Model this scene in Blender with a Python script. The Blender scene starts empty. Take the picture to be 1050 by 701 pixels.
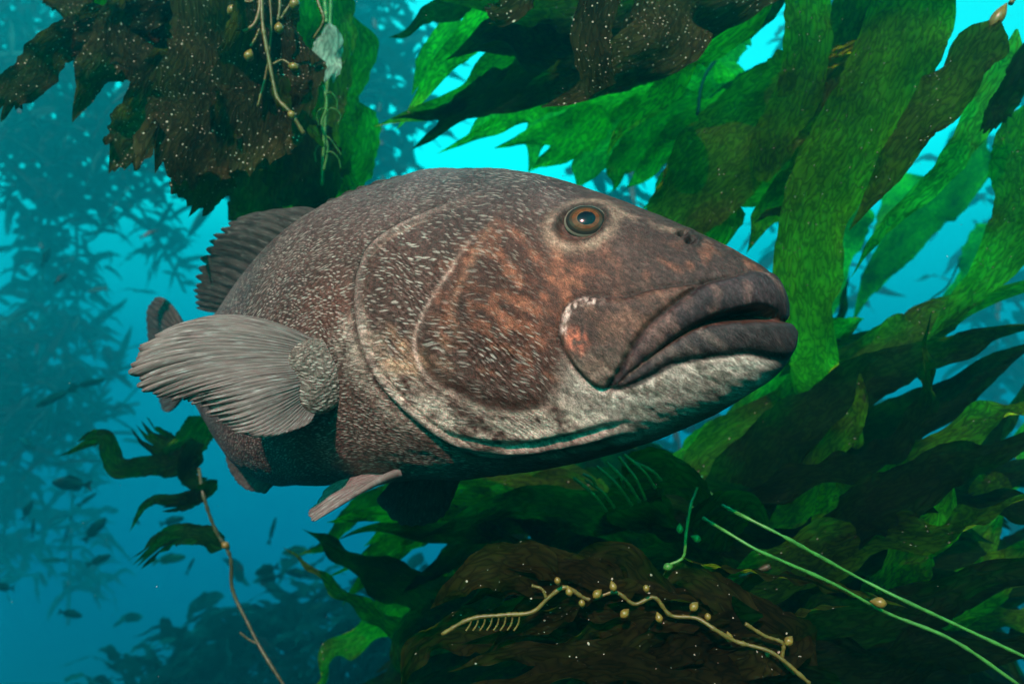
import bpy, bmesh, math, random
import numpy as np
from mathutils import Vector, Matrix, Quaternion

# ============================== camera, world, sun, exposure ==============================
scene = bpy.context.scene
cam_d = bpy.data.cameras.new('camera'); cam = bpy.data.objects.new('camera', cam_d)
scene.collection.objects.link(cam); scene.camera = cam
cam.location = (0, 0, 0); cam.rotation_euler = (math.radians(90), 0, 0)
cam_d.sensor_width = 36.0; cam_d.lens = 24.0; cam_d.clip_start = .02; cam_d.clip_end = 500
cam_d.dof.use_dof = True; cam_d.dof.focus_distance = 1.0; cam_d.dof.aperture_fstop = 3.4

SUN_ELEV, SUN_AZ = 44.0, 194.0        # degrees; azimuth clockwise from +Y
world = bpy.data.worlds.new('World'); scene.world = world; world.use_nodes = True
wn, wl = world.node_tree.nodes, world.node_tree.links
for n in list(wn): wn.remove(n)
w_out = wn.new('ShaderNodeOutputWorld'); w_bg = wn.new('ShaderNodeBackground')
w_tc = wn.new('ShaderNodeTexCoord'); w_sep = wn.new('ShaderNodeSeparateXYZ'); w_com = wn.new('ShaderNodeCombineXYZ')
w_map = wn.new('ShaderNodeMapRange'); w_map2 = wn.new('ShaderNodeMapRange')
w_sky = wn.new('ShaderNodeTexSky'); w_sky.sky_type = 'NISHITA'; w_sky.sun_disc = False
w_sky.sun_elevation = math.radians(SUN_ELEV); w_sky.sun_rotation = math.radians(SUN_AZ)
w_ramp = wn.new('ShaderNodeValToRGB'); w_mul = wn.new('ShaderNodeMix'); w_mul.data_type = 'RGBA'; w_mul.blend_type = 'MULTIPLY'
w_mul.inputs[0].default_value = 1.0
wl.new(w_tc.outputs['Generated'], w_sep.inputs[0])
# daylight reaches every direction under water: the sky dome is folded over the whole sphere ...
w_map.inputs[1].default_value = -1; w_map.inputs[2].default_value = 1; w_map.inputs[3].default_value = .45; w_map.inputs[4].default_value = 1.0
wl.new(w_sep.outputs[2], w_map.inputs[0])
wl.new(w_sep.outputs[0], w_com.inputs[0]); wl.new(w_sep.outputs[1], w_com.inputs[1]); wl.new(w_map.outputs[0], w_com.inputs[2])
wl.new(w_com.outputs[0], w_sky.inputs[0])
# ... and filtered by ever more water from the surface down to the deep
w_map2.inputs[1].default_value = -1; w_map2.inputs[2].default_value = 1; w_map2.inputs[3].default_value = 0; w_map2.inputs[4].default_value = 1
wl.new(w_sep.outputs[2], w_map2.inputs[0]); wl.new(w_map2.outputs[0], w_ramp.inputs[0])
RAMP = [(0.0, (.0, .02, .03)), (.26, (.0, .07, .10)), (.37, (.0, .60, .78)), (.5, (.0, 1.45, 1.22)), (.57, (.0, 4.0, 2.55)), (.63, (.02, 10.4, 5.6)), (1.0, (.3, 6.6, 3.6))]
cr = w_ramp.color_ramp
while len(cr.elements) < len(RAMP): cr.elements.new(.5)
for e, (p, c) in zip(cr.elements, RAMP): e.position = p; e.color = (*c, 1)
wl.new(w_sky.outputs[0], w_mul.inputs[6]); wl.new(w_ramp.outputs[0], w_mul.inputs[7])
wl.new(w_mul.outputs[2], w_bg.inputs[0]); w_bg.inputs[1].default_value = .15
wl.new(w_bg.outputs[0], w_out.inputs[0])

strobe_sun_d = bpy.data.lights.new('strobe_sun', 'SUN'); strobe_sun = bpy.data.objects.new('strobe_sun', strobe_sun_d); scene.collection.objects.link(strobe_sun)
strobe_sun_d.energy = 5.0; strobe_sun_d.angle = math.radians(.6); strobe_sun_d.color = (1.0, .79, .76)  # sun lamp stands in for the strobes near the camera
el, az = math.radians(SUN_ELEV), math.radians(SUN_AZ)
to_strobe_sun = Vector((math.sin(az) * math.cos(el), math.cos(az) * math.cos(el), math.sin(el)))
strobe_sun.rotation_euler = to_strobe_sun.to_track_quat('Z', 'Y').to_euler()

vs = scene.view_settings
vs.view_transform = 'Standard'; vs.look = 'None'; vs.exposure = 0.40; vs.gamma = 1.0; vs.use_curve_mapping = False
scene.render.engine = 'CYCLES'
cy = scene.cycles
cy.use_denoising = True; cy.max_bounces = 6; cy.diffuse_bounces = 2; cy.glossy_bounces = 1; cy.transmission_bounces = 4
cy.transparent_max_bounces = 4; cy.volume_bounces = 0; cy.sample_clamp_indirect = 4.0; cy.caustics_reflective = False; cy.caustics_refractive = False
HAZE_DENSITY = .07; HAZE_COLOR = (.01, .60, .72); HAZE_ABSORB = (.55, .42, .92); HAZE_FORWARD = .6

# ============================== helpers ==============================
COL = scene.collection
rng = np.random.default_rng(7)
def link(o, parent=None):
    COL.objects.link(o)
    if parent is not None: o.parent = parent
    return o
def tag(o, label=None, cat=None, group=None, kind=None):
    if label: o['label'] = label
    if cat: o['category'] = cat
    if group: o['group'] = group
    if kind: o['kind'] = kind
    return o
def thing(name, label, cat, loc=(0, 0, 0), group=None):
    o = bpy.data.objects.new(name, None); o.location = loc; o.empty_display_size = .05
    return tag(link(o), label, cat, group)
def mesh_obj(name, V, Fc, mat, parent=None, attrs=None, smooth=True):
    """one mesh object; V in world coordinates; attrs: name -> (n,3) vector or (n,4) colour per vertex"""
    V = np.asarray(V, float)
    off = np.array(parent_world(parent)) if parent is not None else np.zeros(3)
    loc = V.mean(0)
    me = bpy.data.meshes.new(name)
    me.from_pydata((V - loc).tolist(), [], Fc if isinstance(Fc, list) else Fc.tolist())
    if smooth: me.polygons.foreach_set('use_smooth', [True] * len(me.polygons))
    for k, v in (attrs or {}).items():
        v = np.asarray(v, np.float32)
        if v.shape[1] == 4:
            at = me.attributes.new(k, 'FLOAT_COLOR', 'POINT'); at.data.foreach_set('color', v.ravel())
        else:
            at = me.attributes.new(k, 'FLOAT_VECTOR', 'POINT'); at.data.foreach_set('vector', v.ravel())
    me.materials.append(mat); me.update()
    o = bpy.data.objects.new(name, me); o.location = loc - off
    return link(o, parent)
def parent_world(p):
    v = Vector(p.location)
    while p.parent is not None: p = p.parent; v = v + p.location
    return v
def grid_faces(nu, nv, wrap=False):
    i = np.arange(nu - 1)[:, None]; j = np.arange(nv if wrap else nv - 1)[None, :]; j2 = (j + 1) % nv
    return np.stack([i * nv + j, i * nv + j2, (i + 1) * nv + j2, (i + 1) * nv + j], -1).reshape(-1, 4)
def norm(v): return v / np.maximum(1e-9, np.linalg.norm(v, axis=-1, keepdims=True))
def sstep(x, a=0., b=1.):
    t = np.clip((x - a) / (b - a), 0, 1); return t * t * (3 - 2 * t)
def N(mat, kind, **kw):
    n = mat.node_tree.nodes.new(kind)
    for k, v in kw.items(): setattr(n, k, v)
    return n
def new_mat(name):
    m = bpy.data.materials.new(name); m.use_nodes = True
    for n in list(m.node_tree.nodes): m.node_tree.nodes.remove(n)
    return m, m.node_tree.links.new
def ramp(m, pts, interp='LINEAR'):
    r = N(m, 'ShaderNodeValToRGB'); c = r.color_ramp; c.interpolation = interp
    while len(c.elements) < len(pts): c.elements.new(.5)
    for e, (p, col) in zip(c.elements, pts):
        e.position = p; e.color = (*col, 1) if hasattr(col, '__len__') else (col, col, col, 1)
    return r
def mixc(m, L, fac, a, b, blend='MIX'):
    n = N(m, 'ShaderNodeMix', data_type='RGBA', blend_type=blend)
    for i, v in ((0, fac), (6, a), (7, b)):
        if hasattr(v, 'is_linked') or hasattr(v, 'links'): L(v, n.inputs[i])
        elif i == 0: n.inputs[0].default_value = v
        else: n.inputs[i].default_value = (*v, 1)
    return n.outputs[2]
def math_(m, L, op, a, b=None, c=None, clamp=False):
    n = N(m, 'ShaderNodeMath', operation=op, use_clamp=clamp)
    for i, v in enumerate((a, b, c)):
        if v is None: continue
        if hasattr(v, 'links'): L(v, n.inputs[i])
        else: n.inputs[i].default_value = v
    return n.outputs[0]
def mapped(m, L, src, scale=(1, 1, 1), rot=(0, 0, 0)):
    n = N(m, 'ShaderNodeMapping'); n.inputs['Scale'].default_value = scale; n.inputs['Rotation'].default_value = rot
    L(src, n.inputs[0]); return n.outputs[0]
def noise(m, L, vec, scale, detail=3, rough=.55, dist=0.):
    n = N(m, 'ShaderNodeTexNoise'); n.inputs['Scale'].default_value = scale; n.inputs['Detail'].default_value = detail
    n.inputs['Roughness'].default_value = rough; n.inputs['Distortion'].default_value = dist
    if vec is not None: L(vec, n.inputs['Vector'])
    return n.outputs[0]
def tube(path, rad, ns=8, closed_ends=True):
    path = np.asarray(path, float); n = len(path); rad = np.broadcast_to(np.asarray(rad, float), (n,))
    T = norm(np.gradient(path, axis=0)); up = np.array([0., 1., 0.]) if abs(T[0][1]) < .9 else np.array([1., 0, 0])
    V = []; b = norm(np.cross(T[0], up))
    for k in range(n):
        b = norm(b - T[k] * (b @ T[k])); c = np.cross(T[k], b)
        for j in range(ns):
            a = 2 * math.pi * j / ns; V.append(path[k] + rad[k] * (math.cos(a) * b + math.sin(a) * c))
    Fc = grid_faces(n, ns, True).tolist()
    if closed_ends: Fc.append(list(range(ns))[::-1]); Fc.append([(n - 1) * ns + j for j in range(ns)])
    return np.array(V), Fc

F = 700.0
def P(px, py, d):
    return np.array([(px - 525.0) / F * d, d, -(py - 350.5) / F * d])
# ---------------- sea bass: body surface from spine, profiles and widths ----------------
SPINE = np.array([(809, .930), (760, .955), (700, .99), (600, 1.06), (500, 1.14), (400, 1.245), (330, 1.36), (278, 1.49), (238, 1.66), (208, 1.84), (190, 1.97)])
TOPL = np.array([(809, 326), (806, 308), (801, 294), (790, 279), (770, 266), (742, 251), (700, 231), (660, 214), (620, 199), (580, 185.5), (540, 177), (500, 173.5),
                 (460, 174.5), (420, 183), (380, 196), (340, 216), (310, 237), (285, 261), (262, 287), (240, 312), (222, 328), (208, 337), (190, 338)])
BOTL = np.array([(818, 338), (815, 358), (806, 376), (790, 391), (770, 403), (735, 424), (700, 440), (660, 456), (620, 468), (580, 477), (530, 484), (480, 489),
                 (430, 491), (390, 492.5), (340, 496), (300, 497), (270, 484), (250, 463), (230, 438), (208, 414), (190, 399)])
WID = np.array([(0, .0), (.004, .018), (.012, .036), (.025, .053), (.045, .071), (.07, .087), (.12, .107), (.2, .128), (.3, .150), (.45, .178), (.6, .195), (.75, .190), (.95, .160),
                (1.15, .115), (1.35, .078), (1.5, .055), (1.66, .035), (1.9, .02)])
def catmull(pts, n):
    pts = np.asarray(pts, float); m = len(pts)
    d = np.concatenate([[0], np.cumsum(np.maximum(1e-6, np.linalg.norm(np.diff(pts, axis=0), axis=1)))])
    u = np.linspace(0, d[-1], n); out = np.zeros((n, pts.shape[1]))
    tang = np.gradient(pts, d, axis=0)
    k = np.clip(np.searchsorted(d, u, 'right') - 1, 0, m - 2)
    h = (d[k + 1] - d[k])[:, None]; t = ((u - d[k]) / (d[k + 1] - d[k]))[:, None]
    return (2*t**3 - 3*t**2 + 1) * pts[k] + (t**3 - 2*t**2 + t) * h * tang[k] + (-2*t**3 + 3*t**2) * pts[k + 1] + (t**3 - t**2) * h * tang[k + 1]
def smooth_interp(x, xs, ys):
    # monotone-ish cubic through the points
    o = np.argsort(xs); xs = np.asarray(xs, float)[o]; ys = np.asarray(ys, float)[o]
    dl = np.diff(ys) / np.diff(xs); m = np.zeros_like(xs); m[1:-1] = np.where(dl[:-1] * dl[1:] > 0, 2 * dl[:-1] * dl[1:] / (dl[:-1] + dl[1:] + 1e-12), 0)
    m[0] = dl[0]; m[-1] = dl[-1]
    x = np.clip(x, xs[0], xs[-1]); k = np.clip(np.searchsorted(xs, x, 'right') - 1, 0, len(xs) - 2)
    h = xs[k + 1] - xs[k]; t = (x - xs[k]) / h
    return (2*t**3 - 3*t**2 + 1) * ys[k] + (t**3 - 2*t**2 + t) * h * m[k] + (-2*t**3 + 3*t**2) * ys[k + 1] + (t**3 - t**2) * h * m[k + 1]
sp_xy = catmull(np.array([P(a, 350.5, d)[:2] for a, d in SPINE]), 800)
sp_s = np.concatenate([[0], np.cumsum(np.linalg.norm(np.diff(sp_xy, axis=0), axis=1))]); SL = sp_s[-1]
def spine(s):
    x = np.interp(s, sp_s, sp_xy[:, 0]); y = np.interp(s, sp_s, sp_xy[:, 1])
    e = .03; s0 = np.clip(s - e, 0, SL); s1 = np.clip(s + e, 0, SL)
    tx = np.interp(s1, sp_s, sp_xy[:, 0]) - np.interp(s0, sp_s, sp_xy[:, 0]); ty = np.interp(s1, sp_s, sp_xy[:, 1]) - np.interp(s0, sp_s, sp_xy[:, 1])
    l = np.hypot(tx, ty); return x, y, tx / l, ty / l
def profile(s):
    x, y, tx, ty = spine(s); px = 525 + x / y * F
    zt = -(smooth_interp(px, TOPL[:, 0], TOPL[:, 1]) - 350.5) / F * y
    xb = x - tx * .012 * np.exp(-s / .07); yb = y - ty * .012 * np.exp(-s / .07)
    pb = 525 + xb / yb * F
    zb = -(smooth_interp(pb, BOTL[:, 0], BOTL[:, 1]) - 350.5) / F * yb
    w = smooth_interp(s, WID[:, 0], WID[:, 1])
    return zt, zb, w
def body_grid(nu, nv):
    t = np.linspace(0, 1, nu); s = SL * (.35 * t + .65 * t**2.2); s[0] = 1e-5
    phi = np.linspace(0, 2 * np.pi, nv, endpoint=False)
    x, y, tx, ty = spine(s); zt, zb, w = profile(s)
    k = np.clip(s / .5, 0, 1); zc = zb + (zt - zb) * (.42 + .05 * k)
    zc0 = -(329 - 350.5) / F * .93
    f = np.exp(-s / .05); zc = zc * (1 - f) + zc0 * f
    S, PH = np.meshgrid(s, phi, indexing='ij'); e = lambda a: a[:, None]
    c, sn = np.cos(PH), np.sin(PH)
    n_up = e(2 * (1 - .12 * k)); n_lo = e(2 * (1 + .0 * k))
    z = np.where(c > 0, e(zc) + e(zt - zc) * np.abs(c)**1.0, e(zc) - e(zc - zb) * np.abs(c)**1.0)
    ex_up = e(.95 + .12 * np.clip((s - .1) / .4, 0, 1)); ex_lo = .9
    lat = e(w) * np.sign(sn) * np.where(c > 0, np.abs(sn)**ex_up, np.abs(sn)**ex_lo)
    low = np.clip(-c + .3, 0, 1) / 1.3; low = low * low * (3 - 2 * low)
    fwd = .012 * np.exp(-S / .07) * low
    return S, PH, z, lat, fwd
def place(S, z, lat, fwd):
    x, y, tx, ty = spine(S)
    # lateral normal towards the camera side (right flank)
    nx, ny = -ty, tx
    sg = np.where(ny > 0, -1, 1); nx, ny = nx * sg, ny * sg
    return np.stack([x - tx * fwd + nx * lat, y - ty * fwd + ny * lat, z], -1)

# ============================== the sea bass ==============================
FE = {
 'gape_up': [(0.2012, -0.0563), (0.1793, -0.0354), (0.1575, -0.0146), (0.1317, 0.007), (0.1069, 0.0245), (0.0819, 0.0371), (0.0547, 0.0448), (0.0326, 0.0477), (0.0156, 0.043), (0.0061, 0.0306)] ,
 'gape_lo': [(0.2015, -0.0581), (0.1772, -0.0377), (0.1533, -0.0182), (0.1261, 0.002), (0.1026, 0.0159), (0.0818, 0.022), (0.0492, 0.0246), (0.0221, 0.026), (0.005, 0.0255)] ,
 'lip_top': [(0.0433, 0.0943), (0.0693, 0.0851), (0.0977, 0.0758), (0.1185, 0.0604), (0.1384, 0.0427), (0.1575, 0.0247), (0.1722, 0.006), (0.184, -0.0148), (0.1984, -0.0406), (0.2151, -0.0632)] ,
 'max_out': [(0.0978, 0.0773), (0.1224, 0.0745), (0.1625, 0.0675), (0.1916, 0.0586), (0.2217, 0.0592), (0.2511, 0.0587), (0.2665, 0.0478), (0.2736, 0.0274), (0.2734, 0.0035), (0.2629, -0.0205), (0.2463, -0.0444), (0.2277, -0.061), (0.2106, -0.0649)] ,
 'lowlip_bot': [(0.2057, -0.0635), (0.1834, -0.0562), (0.1593, -0.043), (0.1331, -0.0274), (0.105, -0.0207), (0.0725, -0.0159), (0.0487, -0.0132), (0.0274, -0.0198), (0.0121, -0.0228)] ,
 'chin_fold': [(0.297, -0.1346), (0.2407, -0.1216), (0.1769, -0.1054), (0.123, -0.0885), (0.0771, -0.0639), (0.0445, -0.0445)] ,
 'preop': [(0.3839, 0.2022), (0.3969, 0.1701), (0.4179, 0.1351), (0.4346, 0.0998), (0.4532, 0.0665), (0.4698, 0.0372), (0.4796, 0.0075), (0.4793, -0.0164), (0.4691, -0.0428), (0.4484, -0.0641), (0.4198, -0.0788), (0.3839, -0.0949), (0.3484, -0.0997), (0.3035, -0.0902), (0.2717, -0.0795)] ,
 'preop2': [(0.3703, 0.2187), (0.3825, 0.185), (0.3937, 0.1503), (0.406, 0.1148), (0.4166, 0.0768), (0.4248, 0.045), (0.4224, 0.0214), (0.4116, 0.0032), (0.3955, -0.0091)] ,
 'opercle': [(0.4017, 0.2362), (0.4223, 0.2323), (0.4524, 0.2201), (0.4871, 0.2013), (0.5183, 0.187), (0.5408, 0.1747), (0.5621, 0.16), (0.5782, 0.1414), (0.5851, 0.1149), (0.5869, 0.088), (0.5849, 0.0565), (0.5776, 0.0225), (0.568, -0.0169), (0.548, -0.0603), (0.5246, -0.0891), (0.4976, -0.1166), (0.4668, -0.1449), (0.4266, -0.1688), (0.3876, -0.174), (0.3432, -0.1649), (0.2999, -0.1539), (0.2392, -0.1399), (0.1877, -0.1252)] ,
 'sub1': [(0.4625, -0.129), (0.4256, -0.1424), (0.385, -0.1484), (0.3356, -0.1465), (0.2836, -0.1342), (0.2282, -0.1209), (0.1774, -0.1086)] ,
 'eye': [(0.2523, 0.1756)] ,
 'nostril': [(0.1331, 0.1504), (0.1213, 0.1394)] ,
 'pect': [(0.6149, -0.0023), (0.6097, -0.0516), (0.6517, -0.1074), (0.6675, -0.0536)] ,
 'pelvic': [(0.5849, -0.2194), (0.5419, -0.2233)] ,
 'pal': [(0.2732, 0.0511), (0.2408, 0.0554), (0.213, 0.0578), (0.2531, 0.0376), (0.2678, 0.0075)] ,
 'red': [(0.2493, 0.0005), (0.2395, -0.0122)] ,
 'dorsal': [(0.8924, 0.2046), (0.9955, 0.1488), (1.2725, 0.0592)] ,
}
NU, NV = 560, 380
S, PH, Z, LAT, FWD = body_grid(NU, NV)
A = S.copy()
def seg_dist(poly, a=None, z=None):
    a = A if a is None else a; z = Z if z is None else z
    p = np.array(poly); best = np.full(a.shape, 1e9); side = np.zeros(a.shape); par = np.zeros(a.shape)
    L = np.concatenate([[0], np.cumsum(np.linalg.norm(np.diff(p, axis=0), axis=1))])
    for i in range(len(p) - 1):
        d = p[i + 1] - p[i]; l2 = (d**2).sum()
        t = np.clip(((a - p[i, 0]) * d[0] + (z - p[i, 1]) * d[1]) / l2, 0, 1)
        da = a - (p[i, 0] + t * d[0]); dz = z - (p[i, 1] + t * d[1]); r = np.hypot(da, dz)
        m = r < best; best = np.where(m, r, best)
        side = np.where(m, np.sign(d[0] * dz - d[1] * da), side); par = np.where(m, (L[i] + t * (L[i + 1] - L[i])) / L[-1], par)
    return best, side, par
def dense(poly, n=60): return catmull(poly, n)
def inside(poly, a=None, z=None):
    a = A if a is None else a; z = Z if z is None else z
    p = np.array(poly); r = np.zeros(a.shape, bool); j = len(p) - 1
    for i in range(len(p)):
        c = ((p[i, 1] > z) != (p[j, 1] > z)) & (a < (p[j, 0] - p[i, 0]) * (z - p[i, 1]) / (p[j, 1] - p[i, 1] + 1e-12) + p[i, 0])
        r ^= c; j = i
    return r
def vnoise(a, b, sc, seed):
    r = np.random.default_rng(seed).random((256, 256)); x = a * sc; y = b * sc
    xi = np.floor(x).astype(int); yi = np.floor(y).astype(int); fx = x - xi; fy = y - yi; fx = fx*fx*(3-2*fx); fy = fy*fy*(3-2*fy)
    g = lambda i, j: r[i & 255, j & 255]
    return (g(xi, yi) * (1 - fx) + g(xi + 1, yi) * fx) * (1 - fy) + (g(xi, yi + 1) * (1 - fx) + g(xi + 1, yi + 1) * fx) * fy - .5
g_up = dense(FE['gape_up']); g_lo = dense(FE['gape_lo']); lipt = dense(FE['lip_top']); mx = dense(FE['max_out']); llb = dense(FE['lowlip_bot'])
g_up_f = np.vstack([g_up, [[-.03, g_up[-1, 1]]]]); g_lo_f = np.vstack([g_lo, [[-.03, g_lo[-1, 1]]]])
lipt_f = np.vstack([[[-.03, lipt[0, 1] + .004]], lipt]); llb_f = np.vstack([llb, [[-.03, llb[-1, 1] - .004]]])
opr = dense(FE['opercle'], 90); pre = dense(FE['preop'], 80); pre2 = dense(FE['preop2'], 50)
gape_poly = np.vstack([g_up_f, g_lo_f[::-1]])
upl_poly = np.vstack([lipt_f, g_up_f]); lol_poly = np.vstack([g_lo_f, llb_f[::-1]])
max_poly = np.vstack([mx, lipt[::-1][:-12]])
dgu, _, _ = seg_dist(g_up_f); dgl, _, _ = seg_dist(g_lo_f); dlt, s_lt, p_lt = seg_dist(lipt_f); dmx, s_mx, p_mx = seg_dist(mx); dll, _, p_ll = seg_dist(llb_f)
dop, sop, pop = seg_dist(opr); dpr, spr, ppr = seg_dist(pre); dp2, sp2, pp2 = seg_dist(pre2)
in_g = inside(gape_poly); in_u = inside(upl_poly); in_l = inside(lol_poly); in_m = inside(max_poly)
gd = np.where(in_g, np.minimum(dgu, dgl), 0); G = sstep(gd, 0, .010)
disp = np.zeros(A.shape)
rnd = lambda d, w: np.sqrt(np.clip(1 - (1 - np.clip(d / w, 0, 1))**2, 0, 1))
# lips and the upper jaw plate
disp += np.where(in_u, .007 * rnd(np.minimum(dgu, dlt), .020), 0)
disp += np.where(in_l, .007 * rnd(np.minimum(dgl, dll), .020), 0)
disp += np.where(in_m, .007 * rnd(np.minimum(dmx, dlt), .014), 0)
fade_lt = sstep(p_lt, .12, .5)
disp -= .0055 * np.exp(-(dlt / .0028)**2) * (.4 + .6 * fade_lt)
disp -= .004 * np.exp(-(dmx / .0026)**2)
disp -= .0025 * np.exp(-(dll / .006)**2)
# gill cover: the head side stands proud of the body with a rolled rim
t_op = sstep(pop, 0, .16) * (1 - sstep(pop, .88, 1))
sd = dop * sop * (1 if True else 1)
hs = np.median(sop[(np.abs(A - .45) < .02) & (np.abs(Z - .05) < .02)]); sd_op = sd * hs
disp += t_op * (.0055 * sstep(sd_op, -.001, .006) * np.exp(-np.clip(sd_op, 0, 9) / .10) - .003 * np.exp(-(np.clip(-sd_op, 0, 9) / .016)**2) * (sd_op < 0))
disp -= t_op * .0035 * np.exp(-((sd_op - .017) / .0035)**2)
hp = np.median(spr[(np.abs(A - .35) < .02) & (np.abs(Z - .05) < .02)]); sd_pr = dpr * spr * hp
t_pr = sstep(ppr, 0, .3) * (1 - sstep(ppr, .9, 1))
disp += t_pr * (.0022 * sstep(sd_pr, -.001, .004) * np.exp(-np.clip(sd_pr, 0, 9) / .06) )
t_p2 = sstep(pp2, 0, .45) * (1 - sstep(pp2, .8, 1)); disp += .0022 * t_p2 * np.exp(-(dp2 / .008)**2)
# throat folds
for nm, off, am in (('sub1', 0, .004), ('sub1', -.018, .003)):
    d, _, p = seg_dist(dense(np.array(FE[nm]) + [0, off], 40)); disp -= am * np.exp(-(d / .0055)**2) * sstep(p, 0, .2) * (1 - sstep(p, .75, 1))
    disp += .6 * am * np.exp(-((d - .011) / .006)**2) * sstep(p, 0, .2) * (1 - sstep(p, .75, 1))
# eye socket, nostrils, brow ridge
EA, EZ = FE['eye'][0]; EA += .010; EZ -= .010; re = np.hypot((A - EA) / 1.18, Z - EZ)
disp += .005 * np.exp(-((re - .031) / .011)**2) - .008 * (1 - sstep(re, .020, .029))
for na, nz in FE['nostril']: disp -= .010 * np.exp(-(((A - na) / .0045)**2 + ((Z - nz) / .0035)**2)) - .0025 * np.exp(-((np.hypot(A - na, Z - nz) - .008) / .003)**2)
# uneven flesh
ARC = np.zeros(A.shape)
_b = place(S, Z, LAT, FWD); _d = np.linalg.norm(np.diff(_b, axis=1, append=_b[:, :1]), axis=-1); cs = np.cumsum(_d, 1) - _d
half = np.minimum(cs, cs[:, -1:] + _d[:, -1:] - cs); ARC = half
disp += .004 * vnoise(A + 5, ARC + 5, 14, 1) * sstep(A, .02, .1) + .0014 * vnoise(A + 5, ARC + 5, 70, 2) + .0006 * vnoise(A + 5, ARC + 5, 190, 12)
chin = np.clip(1 - dll / .07, 0, 1) * (~in_l) * (Z < -.01) * (A < .22); disp += .0045 * chin * vnoise(A + 5, ARC + 5, 110, 3)
LATg = LAT * (1 - .62 * G); FWDg = FWD - .075 * G * np.exp(-A / .05)
base = place(S, Z, LATg, FWDg)
du = np.gradient(base, axis=0); dv = np.roll(base, -1, 1) - np.roll(base, 1, 1); NR = norm(np.cross(du, dv))
ctr = place(S, Z * 0 + Z.mean(1, keepdims=True), LAT * 0, FWD * 0); fl = np.sign(((base - ctr) * NR).sum(-1)); fl = np.where(np.median(fl) > 0, 1, -1); NR = NR * fl
disp *= sstep(np.abs(LAT), 0, .02) * .6 + .4
BODY = base + NR * (disp * (1 - G))[..., None]
for it in range(10):       # round off the front of the lips
    sm = (np.roll(BODY, 1, 1) + np.roll(BODY, -1, 1)) * .25; sm[1:-1] += (BODY[2:] + BODY[:-2]) * .25; sm[0] += BODY[1] * .5; sm[-1] += BODY[-2] * .5
    wgt = (sstep(A, .07, .02) * .9 + .0)[..., None] if it > 1 else (sstep(A, .30, .22) * .6)[..., None] + .0; BODY = BODY * (1 - wgt) + sm * wgt
# ---- pigment with painted shade and sheen (linear colour) and fleck amount ----
def blend(c, w, col): return c * (1 - w[..., None]) + np.array(col) * w[..., None]
n1 = vnoise(A + 3, ARC + 3, 22, 4); n2 = vnoise(A + 3, ARC + 3, 60, 5); n3 = vnoise(A * .35 + 3, ARC + 3, 90, 6); nf = vnoise(A + 3, ARC + 3, 210, 8)
C = np.ones(A.shape + (3,)) * np.array([.070, .048, .043])
up = sstep(Z, .10, .30); C = blend(C, .75 * up, (.060, .068, .080))  # blue-grey sheen of back and head top painted into the skin
C = blend(C, sstep(A, .9, 1.5) * .5, (.05, .045, .045))
cheek = np.clip(1 - np.hypot((A - .33) / .14, (Z - .06) / .13), 0, 1)**.6
C = blend(C, cheek * .9, (.050, .019, .012))
C = blend(C, np.clip(cheek * (n3 * 3.2 - .1), 0, .8), (.24, .115, .072))
C = blend(C, np.clip(cheek * (n2 * 2.4 - .25), 0, .6), (.28, .13, .08))
snout = sstep(A, .24, .10) * sstep(Z, .05, .09); C = blend(C, .85 * snout, (.034, .028, .029))
C = blend(C, np.clip(snout * (n2 * 2. - .1) * sstep(Z, .17, .10), 0, .5), (.20, .10, .065))
# pale lower gill cover, throat and chest
dpl, _, _ = seg_dist([(.58, .0), (.52, -.08), (.46, -.11), (.38, -.135), (.28, -.115), (.20, -.085)])
C = blend(C, np.clip(1 - dpl / .055, 0, 1) * np.where(A < .30, 1., 1 - sstep(sd_pr, -.002, .003)) * np.clip(.72 + n2 * 1.8 + nf, 0, 1), (.48, .49, .44))
ch2 = np.clip(1 - np.hypot((A - .50) / .09, (Z + .02) / .06), 0, 1); C = blend(C, ch2 * np.clip(.5 + n2 * 2, 0, 1), (.40, .30, .20))
che = np.clip(1 - np.hypot((A - .58) / .2, (Z + .16) / .13), 0, 1)**.7 * (sd_op < 0); C = blend(C, .5 * che, (.16, .13, .115))
pec = np.clip(1 - np.hypot((A - .62) / .10, (Z - .06) / .07), 0, 1) * (sd_op < 0); C = blend(C, .55 * pec, (.14, .075, .06))
jaw = np.clip(1 - dll / .085, 0, 1)**.6 * (~in_l) * (Z < llb[:, 1].max()) * sstep(Z, .0, -.03) * sstep(A, .30, .24)
C = blend(C, np.clip(jaw * (.95 + n2 * .9), 0, 1), (.54, .60, .56))
C = blend(C, np.clip(jaw * sstep(n2 + nf * .6, .12, .3), 0, 1) * .75, (.10, .09, .075))
tip = sstep(A, .05, .012) * (Z < .02); C = blend(C, tip * .9, (.022, .024, .028))  # shaded chin tip painted dark
# lips and jaw plate
C = blend(C, in_m * 1., (.068, .048, .044)); C = blend(C, in_m * np.clip(n2 * 1.8 + n1, 0, .7), (.17, .11, .085))
mlow = in_m * sstep(Z, .02, -.05); C = blend(C, .6 * mlow, (.19, .18, .16))
red = np.clip(1 - np.hypot((A - .250) / .022, (Z - .002) / .024), 0, 1); C = blend(C, in_m * np.clip(red * 1.5 * (.7 + nf * 1.6 + n2), 0, 1), (.55, .20, .13))
wh = in_m * sstep(A, .212, .232) * sstep(Z, .0, .018) * (1 - sstep(dmx, .010 + .004 * n1, .014 + .004 * n1))
C = blend(C, wh * np.clip(.30 + 2.4 * nf + 1.6 * n2, 0, .75), (.55, .52, .50))
C = blend(C, in_u * 1., (.034, .031, .038)); C = blend(C, in_u * np.clip(n2 * 2.0 - .1 + sstep(A, .06, .2) * .3, 0, .6), (.16, .115, .105))
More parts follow.
